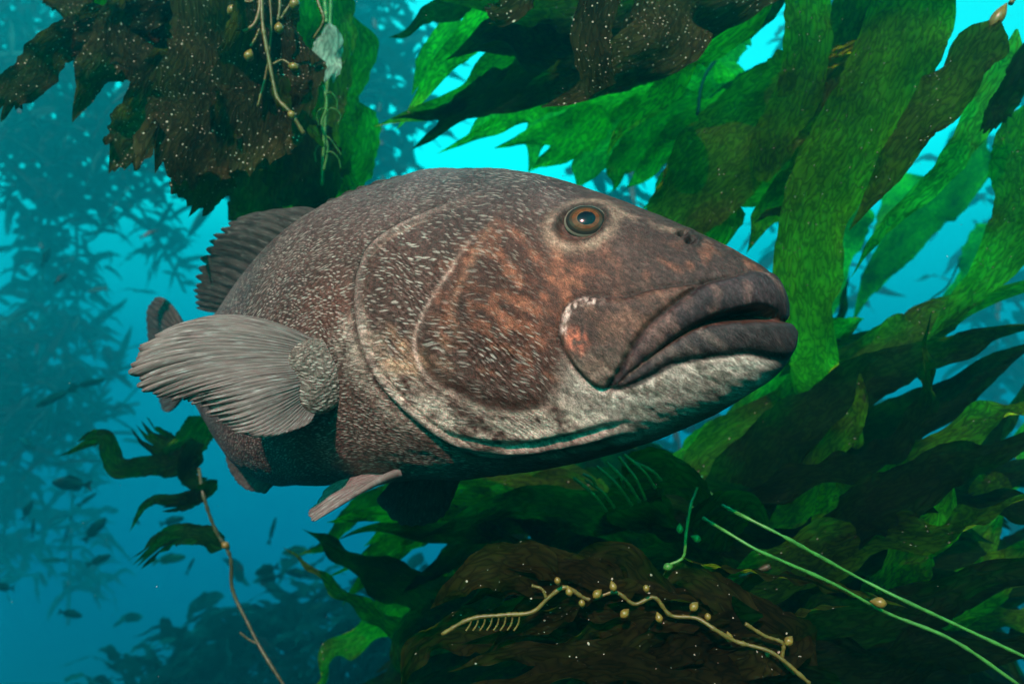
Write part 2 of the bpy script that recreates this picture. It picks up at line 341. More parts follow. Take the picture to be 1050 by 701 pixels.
C = blend(C, in_l * 1., (.036, .037, .042)); C = blend(C, in_l * np.clip(n2 * 1.6 - .1 + sstep(A, .05, .2) * .3, 0, .5), (.17, .16, .15))
C = blend(C, .9 * (1 - sstep(dll, .003, .0065)) * (~in_l), (.040, .040, .044)); C = blend(C, in_l * tip * .7, (.022, .024, .028)); C = blend(C, sstep(A, .035, .0) * .6, (.022, .024, .028))  # shade in the crease under the lip and at the jaw tip, painted
C = blend(C, np.maximum(G, in_g * .9), (.055, .030, .024))
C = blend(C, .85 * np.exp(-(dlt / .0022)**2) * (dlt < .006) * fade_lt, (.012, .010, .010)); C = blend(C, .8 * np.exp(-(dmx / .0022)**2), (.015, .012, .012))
# pale rims of the gill bones
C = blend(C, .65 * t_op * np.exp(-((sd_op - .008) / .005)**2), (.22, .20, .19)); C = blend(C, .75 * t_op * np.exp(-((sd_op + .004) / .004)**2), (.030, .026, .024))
C = blend(C, .55 * t_op * np.exp(-((sd_op - .019) / .004)**2) * np.clip(.6 + n1 * 2, 0, 1), (.34, .30, .26))
lowpr = sstep(Z, .06, -.02)
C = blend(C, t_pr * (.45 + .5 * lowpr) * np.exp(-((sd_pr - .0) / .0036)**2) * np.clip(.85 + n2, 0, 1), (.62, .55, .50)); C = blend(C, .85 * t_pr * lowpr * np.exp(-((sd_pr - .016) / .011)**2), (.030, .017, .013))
C = blend(C, .40 * t_p2 * np.exp(-(dp2 / .006)**2), (.36, .22, .15))
# skin ring round the eye, streak to the nostrils
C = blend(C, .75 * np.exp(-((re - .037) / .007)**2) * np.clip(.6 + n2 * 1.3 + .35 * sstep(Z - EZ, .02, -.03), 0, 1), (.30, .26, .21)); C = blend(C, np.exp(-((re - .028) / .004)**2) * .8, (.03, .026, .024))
dst, _, _ = seg_dist([(.215, .181), (.17, .164), (.135, .152)]); C = blend(C, .6 * np.exp(-(dst / .0045)**2) * np.clip(.6 + n2 * 2, 0, 1), (.26, .22, .18))
for na, nz in FE['nostril']: C = blend(C, np.exp(-(((A - na) / .0062)**2 + ((Z - nz) / .0045)**2)), (.004, .004, .005))
nb = vnoise(A + 8, ARC + 8, 7, 21); C *= (1 + .45 * n1 + .25 * nf + .45 * nb)[..., None]
fleck = np.ones(A.shape)
fleck *= 1 - .75 * cheek * sstep(Z, .0, .04); fleck *= sstep(A, .26, .33) * .95 + .05; fleck[in_m | in_u | in_l | in_g] = 0
fleck *= 1 - .6 * np.exp(-(dop / .012)**2); fleck *= 1 - .8 * t_pr * np.exp(-((sd_pr - .008) / .011)**2); fleck *= 1 - .35 * sstep(Z, .12, .24) * (A < .6)
fleck *= 1 - np.clip(1 - re / .055, 0, 1); fleck = np.clip(fleck * (1 + .9 * n1), 0, 1)
lowcheek = np.clip(1 - np.hypot((A - .33) / .10, (Z + .02) / .05), 0, 1); fleck = np.clip(fleck + .8 * lowcheek * ~in_m, 0, 1)
fleck *= 1 - .5 * sstep(A, .95, 1.5); fleck *= .78; fleck *= 1 - .45 * sstep(nb + .3 * n1, .0, .25)
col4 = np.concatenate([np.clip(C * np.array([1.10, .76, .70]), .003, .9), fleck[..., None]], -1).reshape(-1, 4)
fc = np.stack([A, ARC, sd_op * 0 + (sd_op > 0)], -1).reshape(-1, 3)

def skin_material(name, rough=.42, coat=.0):
    m, L = new_mat(name)
    at = N(m, 'ShaderNodeAttribute', attribute_name='col'); fa = N(m, 'ShaderNodeAttribute', attribute_name='fc')
    # short pale dashes on the scales, in leaning rows
    wob = noise(m, L, mapped(m, L, fa.outputs['Vector'], (9, 9, 0)), 1.0, 2)
    wv = N(m, 'ShaderNodeVectorMath', operation='MULTIPLY_ADD'); L(wob, wv.inputs[0]); wv.inputs[1].default_value = (.05, .05, 0); L(fa.outputs['Vector'], wv.inputs[2])
    f1 = []
    for lay in (((-.85, 62, 235, .30, 0.), (-.70, 66, 250, .30, 3.37)), ((-.42, 46, 165, .27, 7.7), (-.28, 50, 175, .26, 1.3))):
        acc = None
        for rot, sx, sy, th, off in lay:
            v = N(m, 'ShaderNodeTexVoronoi', voronoi_dimensions='2D'); v.inputs['Scale'].default_value = 1; v.inputs['Randomness'].default_value = .68
            mp = N(m, 'ShaderNodeMapping'); mp.inputs['Scale'].default_value = (sx, sy, 1); mp.inputs['Rotation'].default_value = (0, 0, rot); mp.inputs['Location'].default_value = (off, off * 1.7, 0)
            L(wv.outputs[0], mp.inputs[0]); L(mp.outputs[0], v.inputs['Vector'])
            rc = N(m, 'ShaderNodeSeparateColor'); L(v.outputs['Color'], rc.inputs[0])
            dd = math_(m, L, 'DIVIDE', v.outputs['Distance'], math_(m, L, 'MULTIPLY_ADD', rc.outputs[1], .9, .45))
            rr = ramp(m, [(0, 1.), (th * .55, .9), (th, .0), (1, 0)]); L(dd, rr.inputs[0])
            one = math_(m, L, 'MULTIPLY', rr.outputs[0], ramp_out(m, L, rc.outputs[0], [(.28, 0.), (.36, .35), (1., 1.)]))
            acc = one if acc is None else math_(m, L, 'MAXIMUM', acc, one)
        f1.append(acc)
    sp = N(m, 'ShaderNodeSeparateXYZ'); L(fa.outputs['Vector'], sp.inputs[0])
    fl_ = N(m, 'ShaderNodeMix'); L(sp.outputs[2], fl_.inputs[0]); L(f1[0], fl_.inputs[2]); L(f1[1], fl_.inputs[3])
    fine = noise(m, L, mapped(m, L, fa.outputs['Vector'], (1, 1, 0)), 420, 3, .65)
    mott = noise(m, L, mapped(m, L, fa.outputs['Vector'], (.85, 1, 0)), 130, 5, .7)
    amt = math_(m, L, 'MULTIPLY', fl_.outputs[0], at.outputs['Alpha'], clamp=True)
    amt = math_(m, L, 'MULTIPLY', amt, ramp_out(m, L, mott, [(.3, .35), (.6, 1.)]))
    shade = ramp_out(m, L, mott, [(.28, .35), (.5, .95), (.74, 2.1)]); shade2 = ramp_out(m, L, fine, [(.3, .5), (.7, 1.6)])
    c0 = mixc(m, L, 1., mixc(m, L, 1., at.outputs['Color'], shade, 'MULTIPLY'), shade2, 'MULTIPLY')
    c1 = mixc(m, L, amt, c0, (.68, .58, .51))
    sc = N(m, 'ShaderNodeTexVoronoi', voronoi_dimensions='2D'); sc.inputs['Scale'].default_value = 1; sc.inputs['Randomness'].default_value = .35; L(mapped(m, L, wv.outputs[0], (105, 120, 1), (0, 0, .6)), sc.inputs['Vector'])
    scl = math_(m, L, 'MULTIPLY', math_(m, L, 'MULTIPLY', sc.outputs['Distance'], -1.3), at.outputs['Alpha'])
    hgt = math_(m, L, 'ADD', math_(m, L, 'ADD', scl, math_(m, L, 'MULTIPLY', amt, 1.0)), math_(m, L, 'MULTIPLY', math_(m, L, 'ADD', mott, fine), .55))
    bp = N(m, 'ShaderNodeBump'); bp.inputs['Strength'].default_value = .8; bp.inputs['Distance'].default_value = .003; L(hgt, bp.inputs['Height'])
    p = N(m, 'ShaderNodeBsdfPrincipled'); L(c1, p.inputs['Base Color']); L(bp.outputs[0], p.inputs['Normal'])
    L(ramp_out(m, L, mott, [(.2, rough - .08), (.8, rough + .15)]), p.inputs['Roughness']); p.inputs['Specular IOR Level'].default_value = .16
    o = N(m, 'ShaderNodeOutputMaterial'); L(p.outputs[0], o.inputs[0])
    return m
def ramp_out(m, L, src, pts):
    r = ramp(m, pts); L(src, r.inputs[0]); return r.outputs[0]
M_skin = skin_material('sea_bass_skin')

bass_c = place(np.array([.6]), np.array([0.]), np.array([0.]), np.array([0.]))[0]
bass = thing('giant_sea_bass', 'huge grey-brown sea bass with thick lips swimming through the kelp', 'fish', bass_c)
faces = grid_faces(NU, NV, True).tolist(); faces.append(list(range(NV))); faces.append([(NU - 1) * NV + j for j in range(NV)][::-1])
if fl < 0: pass
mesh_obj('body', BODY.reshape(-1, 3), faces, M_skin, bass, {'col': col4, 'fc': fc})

near = LAT > 0
def surf(a, z, lift=0.):
    d = (A - a)**2 + (Z - z)**2 + np.where(near, 0, 9); k = np.argmin(d)
    return BODY.reshape(-1, 3)[k] + NR.reshape(-1, 3)[k] * lift, NR.reshape(-1, 3)[k]
# ---- eyes ----
def eye_material():
    m, L = new_mat('fish_eye'); at = N(m, 'ShaderNodeAttribute', attribute_name='col')
    p = N(m, 'ShaderNodeBsdfPrincipled'); L(at.outputs['Color'], p.inputs['Base Color']); p.inputs['Roughness'].default_value = .12
    p.inputs['Specular IOR Level'].default_value = .08; p.inputs['Coat Weight'].default_value = .03; p.inputs['Coat Roughness'].default_value = .04
    o = N(m, 'ShaderNodeOutputMaterial'); L(p.outputs[0], o.inputs[0]); return m
M_eye = eye_material()
def eye(side):
    d = (A - EA)**2 + (Z - EZ)**2 + np.where((LAT > 0) == (side > 0), 0, 9); k = np.argmin(d)
    ring = (np.abs(re - .031) < .006) & ((LAT > 0) == (side > 0))
    c = BODY[ring].mean(0); n = NR[ring].mean(0); n[2] *= .55; n = norm(n)
    fw = norm(np.cross(n, [0, 0, 1.])); fw = fw if fw[0] > 0 else -fw; upv = np.cross(n, fw); upv = upv if upv[2] > 0 else -upv
    R = .0260; V = []; K = []; nr, na = 40, 56
    for i in range(nr):
        r = R * i / (nr - 1); h = .0155 * math.sqrt(max(0, 1 - (r / R * .98)**2)) * .75 - .0065
        for j in range(na):
            a = 2 * math.pi * j / na; ex, ez = math.cos(a), math.sin(a)
            V.append(c + fw * (1.18 * r * ex) + upv * (r * ez) + n * h)
            q = r / R; u = .5 + .5 * math.sin(37 * a) * math.sin(11 * a + 1)
            if q < .42 + .03 * ex: cc = (.004, .008, .014)
            elif q < .46: cc = (.14, .065, .03)
            elif q < .64: cc = (.085 + .07 * u, .028 + .022 * u, .012 + .010 * u)
            elif q < .76: cc = (.05, .030, .018)
            elif q < .90: cc = (.020, .018, .016)
            else: cc = (.16, .14, .11)
            K.append((*cc, 1))
    mesh_obj('eye', np.array(V), grid_faces(nr, na, True), M_eye, bass, {'col': np.array(K)})
eye(1); eye(-1)

# ---- fins ----
def fin_material(name, dark, mid, pale, pale_amt):
    m, L = new_mat(name); fa = N(m, 'ShaderNodeAttribute', attribute_name='fc')   # x: across the rays, y: along
    streak = noise(m, L, mapped(m, L, fa.outputs['Vector'], (19, 1.1, 0)), 1., 4, .6); s2 = noise(m, L, mapped(m, L, fa.outputs['Vector'], (44, 1.8, 0)), 1., 3, .6)
    blot = noise(m, L, mapped(m, L, fa.outputs['Vector'], (4, 4, 0)), 1., 3)
    c = mixc(m, L, ramp_out(m, L, streak, [(.32, 0.), (.62, 1.)]), dark, mid)
    c = mixc(m, L, math_(m, L, 'MULTIPLY', ramp_out(m, L, s2, [(.52, 0.), (.68, 1.)]), math_(m, L, 'MULTIPLY', ramp_out(m, L, blot, [(.35, .2), (.65, 1.)]), pale_amt)), c, pale)
    bp = N(m, 'ShaderNodeBump'); bp.inputs['Strength'].default_value = .6; bp.inputs['Distance'].default_value = .002; L(math_(m, L, 'ADD', streak, s2), bp.inputs['Height'])
    p = N(m, 'ShaderNodeBsdfPrincipled'); L(c, p.inputs['Base Color']); L(bp.outputs[0], p.inputs['Normal']); p.inputs['Roughness'].default_value = .45; p.inputs['Specular IOR Level'].default_value = .18
    tr = N(m, 'ShaderNodeBsdfTranslucent'); L(c, tr.inputs['Color']); ms = N(m, 'ShaderNodeMixShader'); ms.inputs[0].default_value = .28; L(p.outputs[0], ms.inputs[1]); L(tr.outputs[0], ms.inputs[2])
    o = N(m, 'ShaderNodeOutputMaterial'); L(ms.outputs[0], o.inputs[0]); return m
M_fin = fin_material('fin_skin', (.10, .073, .068), (.28, .208, .190), (.62, .60, .58), .9)
M_fin_dark = fin_material('fin_skin_dark', (.028, .026, .027), (.085, .070, .064), (.30, .29, .27), .6)
def fin(name, basec, tipc, bulge, rays, mat, amp=.0025, scallop=.03, thick=.004, per=6, nr=26, seed=1, tear=0.):
    """a fan of rays from the base curve to the tip curve: two skins with a ridge for each ray"""
    r_ = np.random.default_rng(seed); nf_ = rays * per + 1; f = np.linspace(0, 1, nf_)
    B = catmull(basec, nf_); T = catmull(tipc, nf_); Bu = catmull(bulge, nf_)
    fw_ = f + .35 / rays * np.interp(f * 9, np.arange(11), r_.normal(0, 1, 11)); fw_[0] = 0; fw_[-1] = 1; ph = np.abs(np.sin(np.pi * rays * fw_)); jag = np.repeat(r_.random(rays + 1), per)[:nf_] * tear
    T = B + (T - B) * (1 - scallop * (1 - ph) * 1.0 - jag)[:, None]
    t = np.linspace(0, 1, nr)[:, None, None]
    Q = B[None] * (1 - t) + T[None] * t + Bu[None] * (4 * t * (1 - t))
    n = norm(np.cross(np.gradient(Q, axis=0), np.gradient(Q, axis=1)))
    wav = r_.random((3,)) * 6
    und = .004 * np.sin(f * 9 + wav[0])[None, :] * np.sin(t[..., 0] * 4 + wav[1])
    ridge = amp * ph[None, :] * (1 - .75 * t[..., 0]) + und
    th = thick * (1 - .85 * t[..., 0])
    V1 = Q + n * (ridge + th)[..., None]; V2 = Q + n * (und - th - amp * ph[None, :] * .3)[..., None]
    V = np.concatenate([V1.reshape(-1, 3), V2.reshape(-1, 3)]); Fa = grid_faces(nr, nf_); k = nr * nf_
    rim = [[(nr - 1) * nf_ + j, (nr - 1) * nf_ + j + 1, k + (nr - 1) * nf_ + j + 1, k + (nr - 1) * nf_ + j] for j in range(nf_ - 1)]
    for j in (0, nf_ - 1): rim += [[i * nf_ + j, (i + 1) * nf_ + j, k + (i + 1) * nf_ + j, k + i * nf_ + j] for i in range(nr - 1)]
    uv = np.stack([np.broadcast_to(f * .35 * rays / 22, (nr, nf_)), np.broadcast_to(t[..., 0] * .35, (nr, nf_)), np.zeros((nr, nf_))], -1).reshape(-1, 3) * 10
    return mesh_obj(name, V, Fa.tolist() + (Fa[:, ::-1] + k).tolist() + rim, mat, bass, {'fc': np.concatenate([uv, uv])})
PP = lambda L_: np.array([P(*q) for q in L_])
b0, _ = surf(.630, -.020, -.004); pb_d = b0[1]
base_c = PP([(332, 352, 1.062), (322, 364, 1.058), (316, 384, 1.056), (318, 403, 1.058), (326, 418, 1.062)])
tip_c = PP([(172, 334, 1.03), (146, 350, 1.01), (133, 375, 1.00), (140, 398, 1.0), (158, 409, 1.0), (188, 411, 1.0), (206, 424, 1.0), (228, 438, 1.0), (252, 446, 1.0), (278, 443, 1.01), (302, 432, 1.03)])
bul = np.array([[-.01, -.01, .030], [-.005, -.025, .014], [0, -.03, .0], [0, -.03, -.008], [0, -.025, -.016], [.004, -.01, -.014]])
fin('pectoral_fin', base_c, tip_c, bul, 38, M_fin, amp=.0016, scallop=.05, thick=.002, seed=3, tear=.05)
# the scaly lobe that carries the pectoral fin
def lobe(name, cpx, cpy, rx, ry, depth0, n_dir):
    nr, na = 26, 48; V = []; fcv = []; cc = []
    c = P(cpx, cpy, depth0); ux = np.array([1., .22, 0]); ux /= np.linalg.norm(ux); uz = np.array([0, 0, 1.]); nd = norm(np.cross(uz, ux)); nd = nd if nd[1] < 0 else -nd
    for i in range(nr):
        q = i / (nr - 1) * math.pi * .93
        for j in range(na):
            a = 2 * math.pi * j / na; rr = math.sin(q)**.8; h = math.cos(q)
            p = c + ux * rx * rr * math.cos(a) + uz * ry * rr * math.sin(a) + nd * (.020 * h + .004 * rr * math.sin(3 * a + 1) * math.cos(q)) 
            V.append(p); fcv.append((.6 + 1.1 * rx * rr * math.cos(a), .3 - ry * rr * math.sin(a) * 1.1, 0)); cc.append((.12, .088, .074, 1.))
    mesh_obj(name, np.array(V), grid_faces(nr, na, True).tolist() + [list(range(na))[::-1] if 0 else [(nr - 1) * na + k for k in range(na)]], M_skin, bass, {'col': np.array(cc), 'fc': np.array(fcv)})
lobe('fin_base', 323, 386, .052, .060, 1.060, None)
# far-side pectoral fin, seen only from other positions
def far(pt, s): 
    x, y, tx, ty = spine(np.array([s])); n = np.array([-ty[0], tx[0]]); q = pt.copy(); d = (q[:2] - np.array([x[0], y[0]])) @ n; q[:2] -= 2 * d * n; return q
# dorsal fin along the back, caudal, anal, pelvic
def back(s): 
    zt, zb, w = profile(np.array([s])); return place(np.array([s]), zt - .012, np.array([0.]), np.array([0.]))[0]
def belly(s):
    zt, zb, w = profile(np.array([s])); return place(np.array([s]), zb + .012, np.array([0.]), np.array([0.]))[0]
dbase = np.array([back(s) for s in (.84, .93, 1.02, 1.12, 1.22, 1.32)])
dtip = PP([(268, 221, 1.52), (240, 223, 1.55), (219, 238, 1.58), (206, 262, 1.64), (199, 288, 1.70), (199, 316, 1.78)])
fin('dorsal_fin', dbase, dtip, np.array([[.0, 0, .02], [.0, 0, .01], [0, 0, 0]]), 15, M_fin_dark, amp=.004, scallop=.13, thick=.004, seed=5, tear=.06)
sb = np.array([back(s) + np.array([0, 0, .004]) for s in (.45, .55, .65, .75, .84)]); st = sb + np.array([[-.03, .02, .004], [-.04, .03, .012], [-.04, .03, .016], [-.04, .03, .02], [-.03, .03, .03]])
fin('spiny_dorsal_fin', sb, st, np.zeros((2, 3)), 9, M_fin_dark, amp=.003, scallop=.2, seed=6)
tb = place(np.full(3, SL - .02), np.array([profile(np.array([SL - .02]))[0][0] - .006, 0, profile(np.array([SL - .02]))[1][0] + .006]), np.zeros(3), np.zeros(3)); tb[1, 2] = (tb[0, 2] + tb[2, 2]) / 2
ctip = PP([(160, 304, 2.05), (150, 318, 2.10), (152, 345, 2.14), (156, 370, 2.15), (158, 395, 2.13), (166, 420, 2.08)])
fin('caudal_fin', tb, ctip, np.array([[-.004, 0, .03], [0, 0, 0], [-.004, 0, -.03]]), 17, M_fin_dark, amp=.003, thick=.006, scallop=.02, seed=7)
ab = np.array([belly(s) for s in (1.02, 1.10, 1.18, 1.26)]); at_ = ab + np.array([[-.05, .04, -.045], [-.075, .06, -.055], [-.08, .07, -.04], [-.06, .06, -.02]])
fin('anal_fin', ab, at_, np.zeros((2, 3)), 9, M_fin_dark, seed=8)
pbx = PP([(412, 486, 1.10), (404, 487, 1.115), (392, 488, 1.13), (372, 489, 1.16)])
ptp = PP([(320, 534, 1.10), (317, 530, 1.12), (322, 518, 1.16), (334, 503, 1.19)])
fin('pelvic_fin', pbx, ptp, np.array([[.0, 0, .008], [0, 0, .004], [0, 0, .004]]), 7, M_fin, amp=.003, thick=.006, seed=9, scallop=.02)
pbx = PP([(474, 486, 1.28), (455, 487, 1.29), (430, 488, 1.30), (405, 488, 1.31)])
ptp = PP([(470, 500, 1.38), (450, 532, 1.40), (410, 538, 1.42), (386, 512, 1.42)])
fin('pelvic_fin', pbx, ptp, np.zeros((2, 3)), 9, M_fin_dark, seed=10, scallop=.05)

# ============================== kelp ==============================
def kelp_material(name, diff, trans, tw, speck=0., rough=.5, wr=.7, mott=(.55, 1.5)):
    m, L = new_mat(name); fa = N(m, 'ShaderNodeAttribute', attribute_name='fc'); oi = N(m, 'ShaderNodeObjectInfo')
    vec = N(m, 'ShaderNodeVectorMath', operation='ADD'); L(fa.outputs['Vector'], vec.inputs[0])
    cx = N(m, 'ShaderNodeCombineXYZ'); L(math_(m, L, 'MULTIPLY', oi.outputs['Random'], 57.), cx.inputs[0]); L(math_(m, L, 'MULTIPLY', oi.outputs['Random'], 31.), cx.inputs[1]); L(cx.outputs[0], vec.inputs[1])
    wrinkle = noise(m, L, mapped(m, L, vec.outputs[0], (92, 30, 1)), 1., 1, .5, .5)
    ridge = math_(m, L, 'ABSOLUTE', math_(m, L, 'SUBTRACT', wrinkle, .5))
    big = noise(m, L, mapped(m, L, vec.outputs[0], (9, 5, 1)), 1., 3, .55); fine = noise(m, L, mapped(m, L, vec.outputs[0], (1, 1, 1)), 240., 3, .6)
    tone = ramp_out(m, L, big, [(.3, mott[0]), (.7, mott[1])]); vein = ramp_out(m, L, ridge, [(.0, .50), (.09, 1.0), (.3, 1.4)])
    var = N(m, 'ShaderNodeMapRange'); L(oi.outputs['Random'], var.inputs[0]); var.inputs[3].default_value = .7; var.inputs[4].default_value = 1.35
    def tint(c):
        x = mixc(m, L, 1., mixc(m, L, 1., c, tone, 'MULTIPLY'), vein, 'MULTIPLY'); return mixc(m, L, 1., x, var.outputs[0], 'MULTIPLY')
    cd, ct = tint(diff), tint(trans)
    fac = tw
    if speck > 0:       # pale crusts of tiny animals growing on the blade
        v = N(m, 'ShaderNodeTexVoronoi', voronoi_dimensions='2D'); v.inputs['Scale'].default_value = 110; L(vec.outputs[0], v.inputs['Vector'])
        v2 = N(m, 'ShaderNodeSeparateColor'); L(v.outputs['Color'], v2.inputs[0])
        sz = math_(m, L, 'MULTIPLY_ADD', math_(m, L, 'POWER', v2.outputs[0], 4.), .20, .025); dn = math_(m, L, 'LESS_THAN', v.outputs['Distance'], sz)
        on = math_(m, L, 'MULTIPLY', dn, math_(m, L, 'GREATER_THAN', math_(m, L, 'ADD', v2.outputs[1], math_(m, L, 'MULTIPLY', big, .8)), 1.32 - speck))
        cd = mixc(m, L, on, cd, (.50, .48, .36)); ct = mixc(m, L, on, ct, (.02, .03, .01))
    bp = N(m, 'ShaderNodeBump'); bp.inputs['Strength'].default_value = wr; bp.inputs['Distance'].default_value = .006
    L(math_(m, L, 'ADD', math_(m, L, 'MULTIPLY', ridge, 1.6), math_(m, L, 'MULTIPLY', fine, .10)), bp.inputs['Height'])
    p = N(m, 'ShaderNodeBsdfPrincipled'); L(cd, p.inputs['Base Color']); p.inputs['Roughness'].default_value = rough; p.inputs['Specular IOR Level'].default_value = .01; L(bp.outputs[0], p.inputs['Normal'])
    t = N(m, 'ShaderNodeBsdfTranslucent'); L(ct, t.inputs['Color']); L(bp.outputs[0], t.inputs['Normal'])
    mx_ = N(m, 'ShaderNodeMixShader'); mx_.inputs[0].default_value = fac; L(p.outputs[0], mx_.inputs[1]); L(t.outputs[0], mx_.inputs[2])
    o = N(m, 'ShaderNodeOutputMaterial'); L(mx_.outputs[0], o.inputs[0]); return m
KM = {
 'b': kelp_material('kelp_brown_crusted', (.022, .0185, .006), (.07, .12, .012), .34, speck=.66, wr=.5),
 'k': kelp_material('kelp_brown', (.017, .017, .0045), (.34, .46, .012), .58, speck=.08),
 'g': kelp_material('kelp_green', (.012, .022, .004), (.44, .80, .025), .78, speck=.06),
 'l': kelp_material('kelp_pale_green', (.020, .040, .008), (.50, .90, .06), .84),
 'd': kelp_material('kelp_shaded', (.0018, .005, .0014), (.06, .18, .012), .42),  # darkened kelp: missing front light put into the colour
 'f': kelp_material('kelp_haze_tinted', (.008, .012, .010), (.02, .16, .14), .55),  # teal of the water haze put into the far kelp's colour
 'n': kelp_material('kelp_brown_shaded', (.0105, .0080, .0022), (.12, .15, .01), .42, speck=.06, wr=.4),  # shaded copy of the brown kelp, darkness put into the colour
 'p': kelp_material('kelp_bleached', (.22, .34, .26), (.35, .55, .40), .35, speck=.5),
}
def plain_mat(name, c, rough=.45, var=.3):
    m, L = new_mat(name); tc = N(m, 'ShaderNodeTexCoord'); n = noise(m, L, tc.outputs['Object'], 60, 3)
    col = mixc(m, L, ramp_out(m, L, n, [(.3, 0.), (.7, 1.)]), tuple(x * (1 - var) for x in c), tuple(x * (1 + var) for x in c))
    p = N(m, 'ShaderNodeBsdfPrincipled'); L(col, p.inputs['Base Color']); p.inputs['Roughness'].default_value = rough; p.inputs['Subsurface Weight'].default_value = 0
    o = N(m, 'ShaderNodeOutputMaterial'); L(p.outputs[0], o.inputs[0]); return m
M_stipe = plain_mat('kelp_stipe', (.105, .085, .016)); M_float = plain_mat('kelp_float', (.165, .115, .020), .35)
M_stipe_g = plain_mat('kelp_stipe_green', (.04, .20, .03)); M_stipe_d = plain_mat('kelp_stipe_dark', (.035, .03, .012))
M_stipe_o = plain_mat('kelp_stipe_olive', (.045, .050, .018)); SM = {'o': M_stipe_o, 'y': M_stipe, 'g': M_stipe_g, 'd': M_stipe_d}
def blade_mesh(path, width, roll=0., tip='point', nt=64, nw=15, seed=0, ruffle=.10, twist=0., cup=.12, basew=.14):
    r_ = np.random.default_rng(seed); C_ = catmull(path, nt); _t = np.linspace(0, 1, nt)[:, None]; _l = np.linalg.norm(np.diff(C_, axis=0), axis=1).sum()
    C_ = C_ + _l * .022 * r_.normal(0, 1, 3) * np.sin(_t * 6.3 * r_.uniform(.7, 1.3) + r_.random() * 6) + _l * .009 * r_.normal(0, 1, 3) * np.sin(_t * 15 * r_.uniform(.7, 1.3) + r_.random() * 6); T = norm(np.gradient(C_, axis=0)); t = np.linspace(0, 1, nt); u = np.linspace(-1, 1, nw)
    L_ = np.linalg.norm(np.diff(C_, axis=0), axis=1).sum()
    view = norm(C_); side = norm(np.cross(T, view)); nrm = np.cross(side, T)
    a = math.radians(roll) + np.radians(twist) * (t - .5) + .22 * np.sin(t * 5 + r_.random() * 6)
    ca, sa = np.cos(a)[:, None], np.sin(a)[:, None]; side, nrm = side * ca + nrm * sa, nrm * ca - side * sa
    w = sstep(t, -.02, basew)**.8
    if tip == 'point': w = w * (1 - np.clip((t - .22) / .78, 0, 1)**1.5); w = np.maximum(w, .012)
    elif tip == 'round': w = w * np.sqrt(np.clip(1 - np.clip((t - .72) / .285, 0, 1)**2, .003, 1))
    else: w = w * (1 - .25 * sstep(t, .5, 1.))
    q = np.interp(t * 24, np.arange(26), r_.random(26)); w = w * (1 + .16 * (q - .5))
    edge = 1 + .09 * (np.interp(t * 70, np.arange(72), r_.random(72)) - .5)
    W = (w * edge * width / 2)[:, None] * u[None, :]
    TT = np.broadcast_to(t[:, None], (nt, nw)).copy()
    if tip == 'torn':
        cut = np.interp(np.linspace(0, 9, nw), np.arange(10), r_.random(10)) * .12 + .10 * r_.random(nw) + .10 * np.abs(u)**1.5; TT = TT * (1 - cut[None, :] * t[:, None]**3)
    if tip == 'shred':
        cut = np.interp(np.linspace(0, 7, nw), np.arange(8), np.tile([0, 1], 4) * r_.random(8)); TT = TT * (1 - .62 * cut[None, :] * t[:, None]**2)
    ix_ = TT * (nt - 1); i0 = np.clip(ix_.astype(int), 0, nt - 2); f = (ix_ - i0)[..., None]
    lerp = lambda a_: a_[i0] * (1 - f) + a_[i0 + 1] * f
    k1, k2 = r_.random() * 6, r_.random() * 6; fr = max(3., L_ / max(width, .02) * 2.2)
    ruf = ruffle * width * .5 * (np.abs(u)**2.6)[None, :] * np.where(u[None, :] > 0, np.sin(fr * 2.1 * t[:, None] + k1), np.sin(fr * 1.8 * t[:, None] + k2)) * sstep(t, 0, .15)[:, None]
    un = .05 * width * np.sin(fr * .9 * t + k2)[:, None] + cup * width * .5 * (u**2)[None, :] * (1 if r_.random() > .5 else -1)
    # coarse corrugation in the sheet itself
    cor = .022 * width * (vnoise(np.broadcast_to(u[None, :] * 2.2 + 9 + seed % 50, (nt, nw)), np.broadcast_to(t[:, None] * L_ / width * 2.0 + 9, (nt, nw)), 1.6, seed % 97) * 2)
    V = lerp(C_) + lerp(side) * W[..., None] + lerp(nrm) * ((ruf + un + cor) * np.minimum(1, w * 2)[:, None])[..., None]
    fc_ = np.stack([W, TT * L_, np.full(W.shape, 0.)], -1)
    return V.reshape(-1, 3), grid_faces(nt, nw), fc_.reshape(-1, 3)
_seed = [100]
def px(pts): return np.array([P(*q) for q in pts])
def float_mesh(p0, dirv, ln, rad):
    dirv = norm(np.asarray(dirv, float)); t = np.linspace(0, 1, 12)
    r = rad * np.sin(np.pi * np.clip(t, .02, .985))**.75 * (.55 + .6 * t); return tube(p0[None] + dirv[None] * (t * ln)[:, None], r, 10)
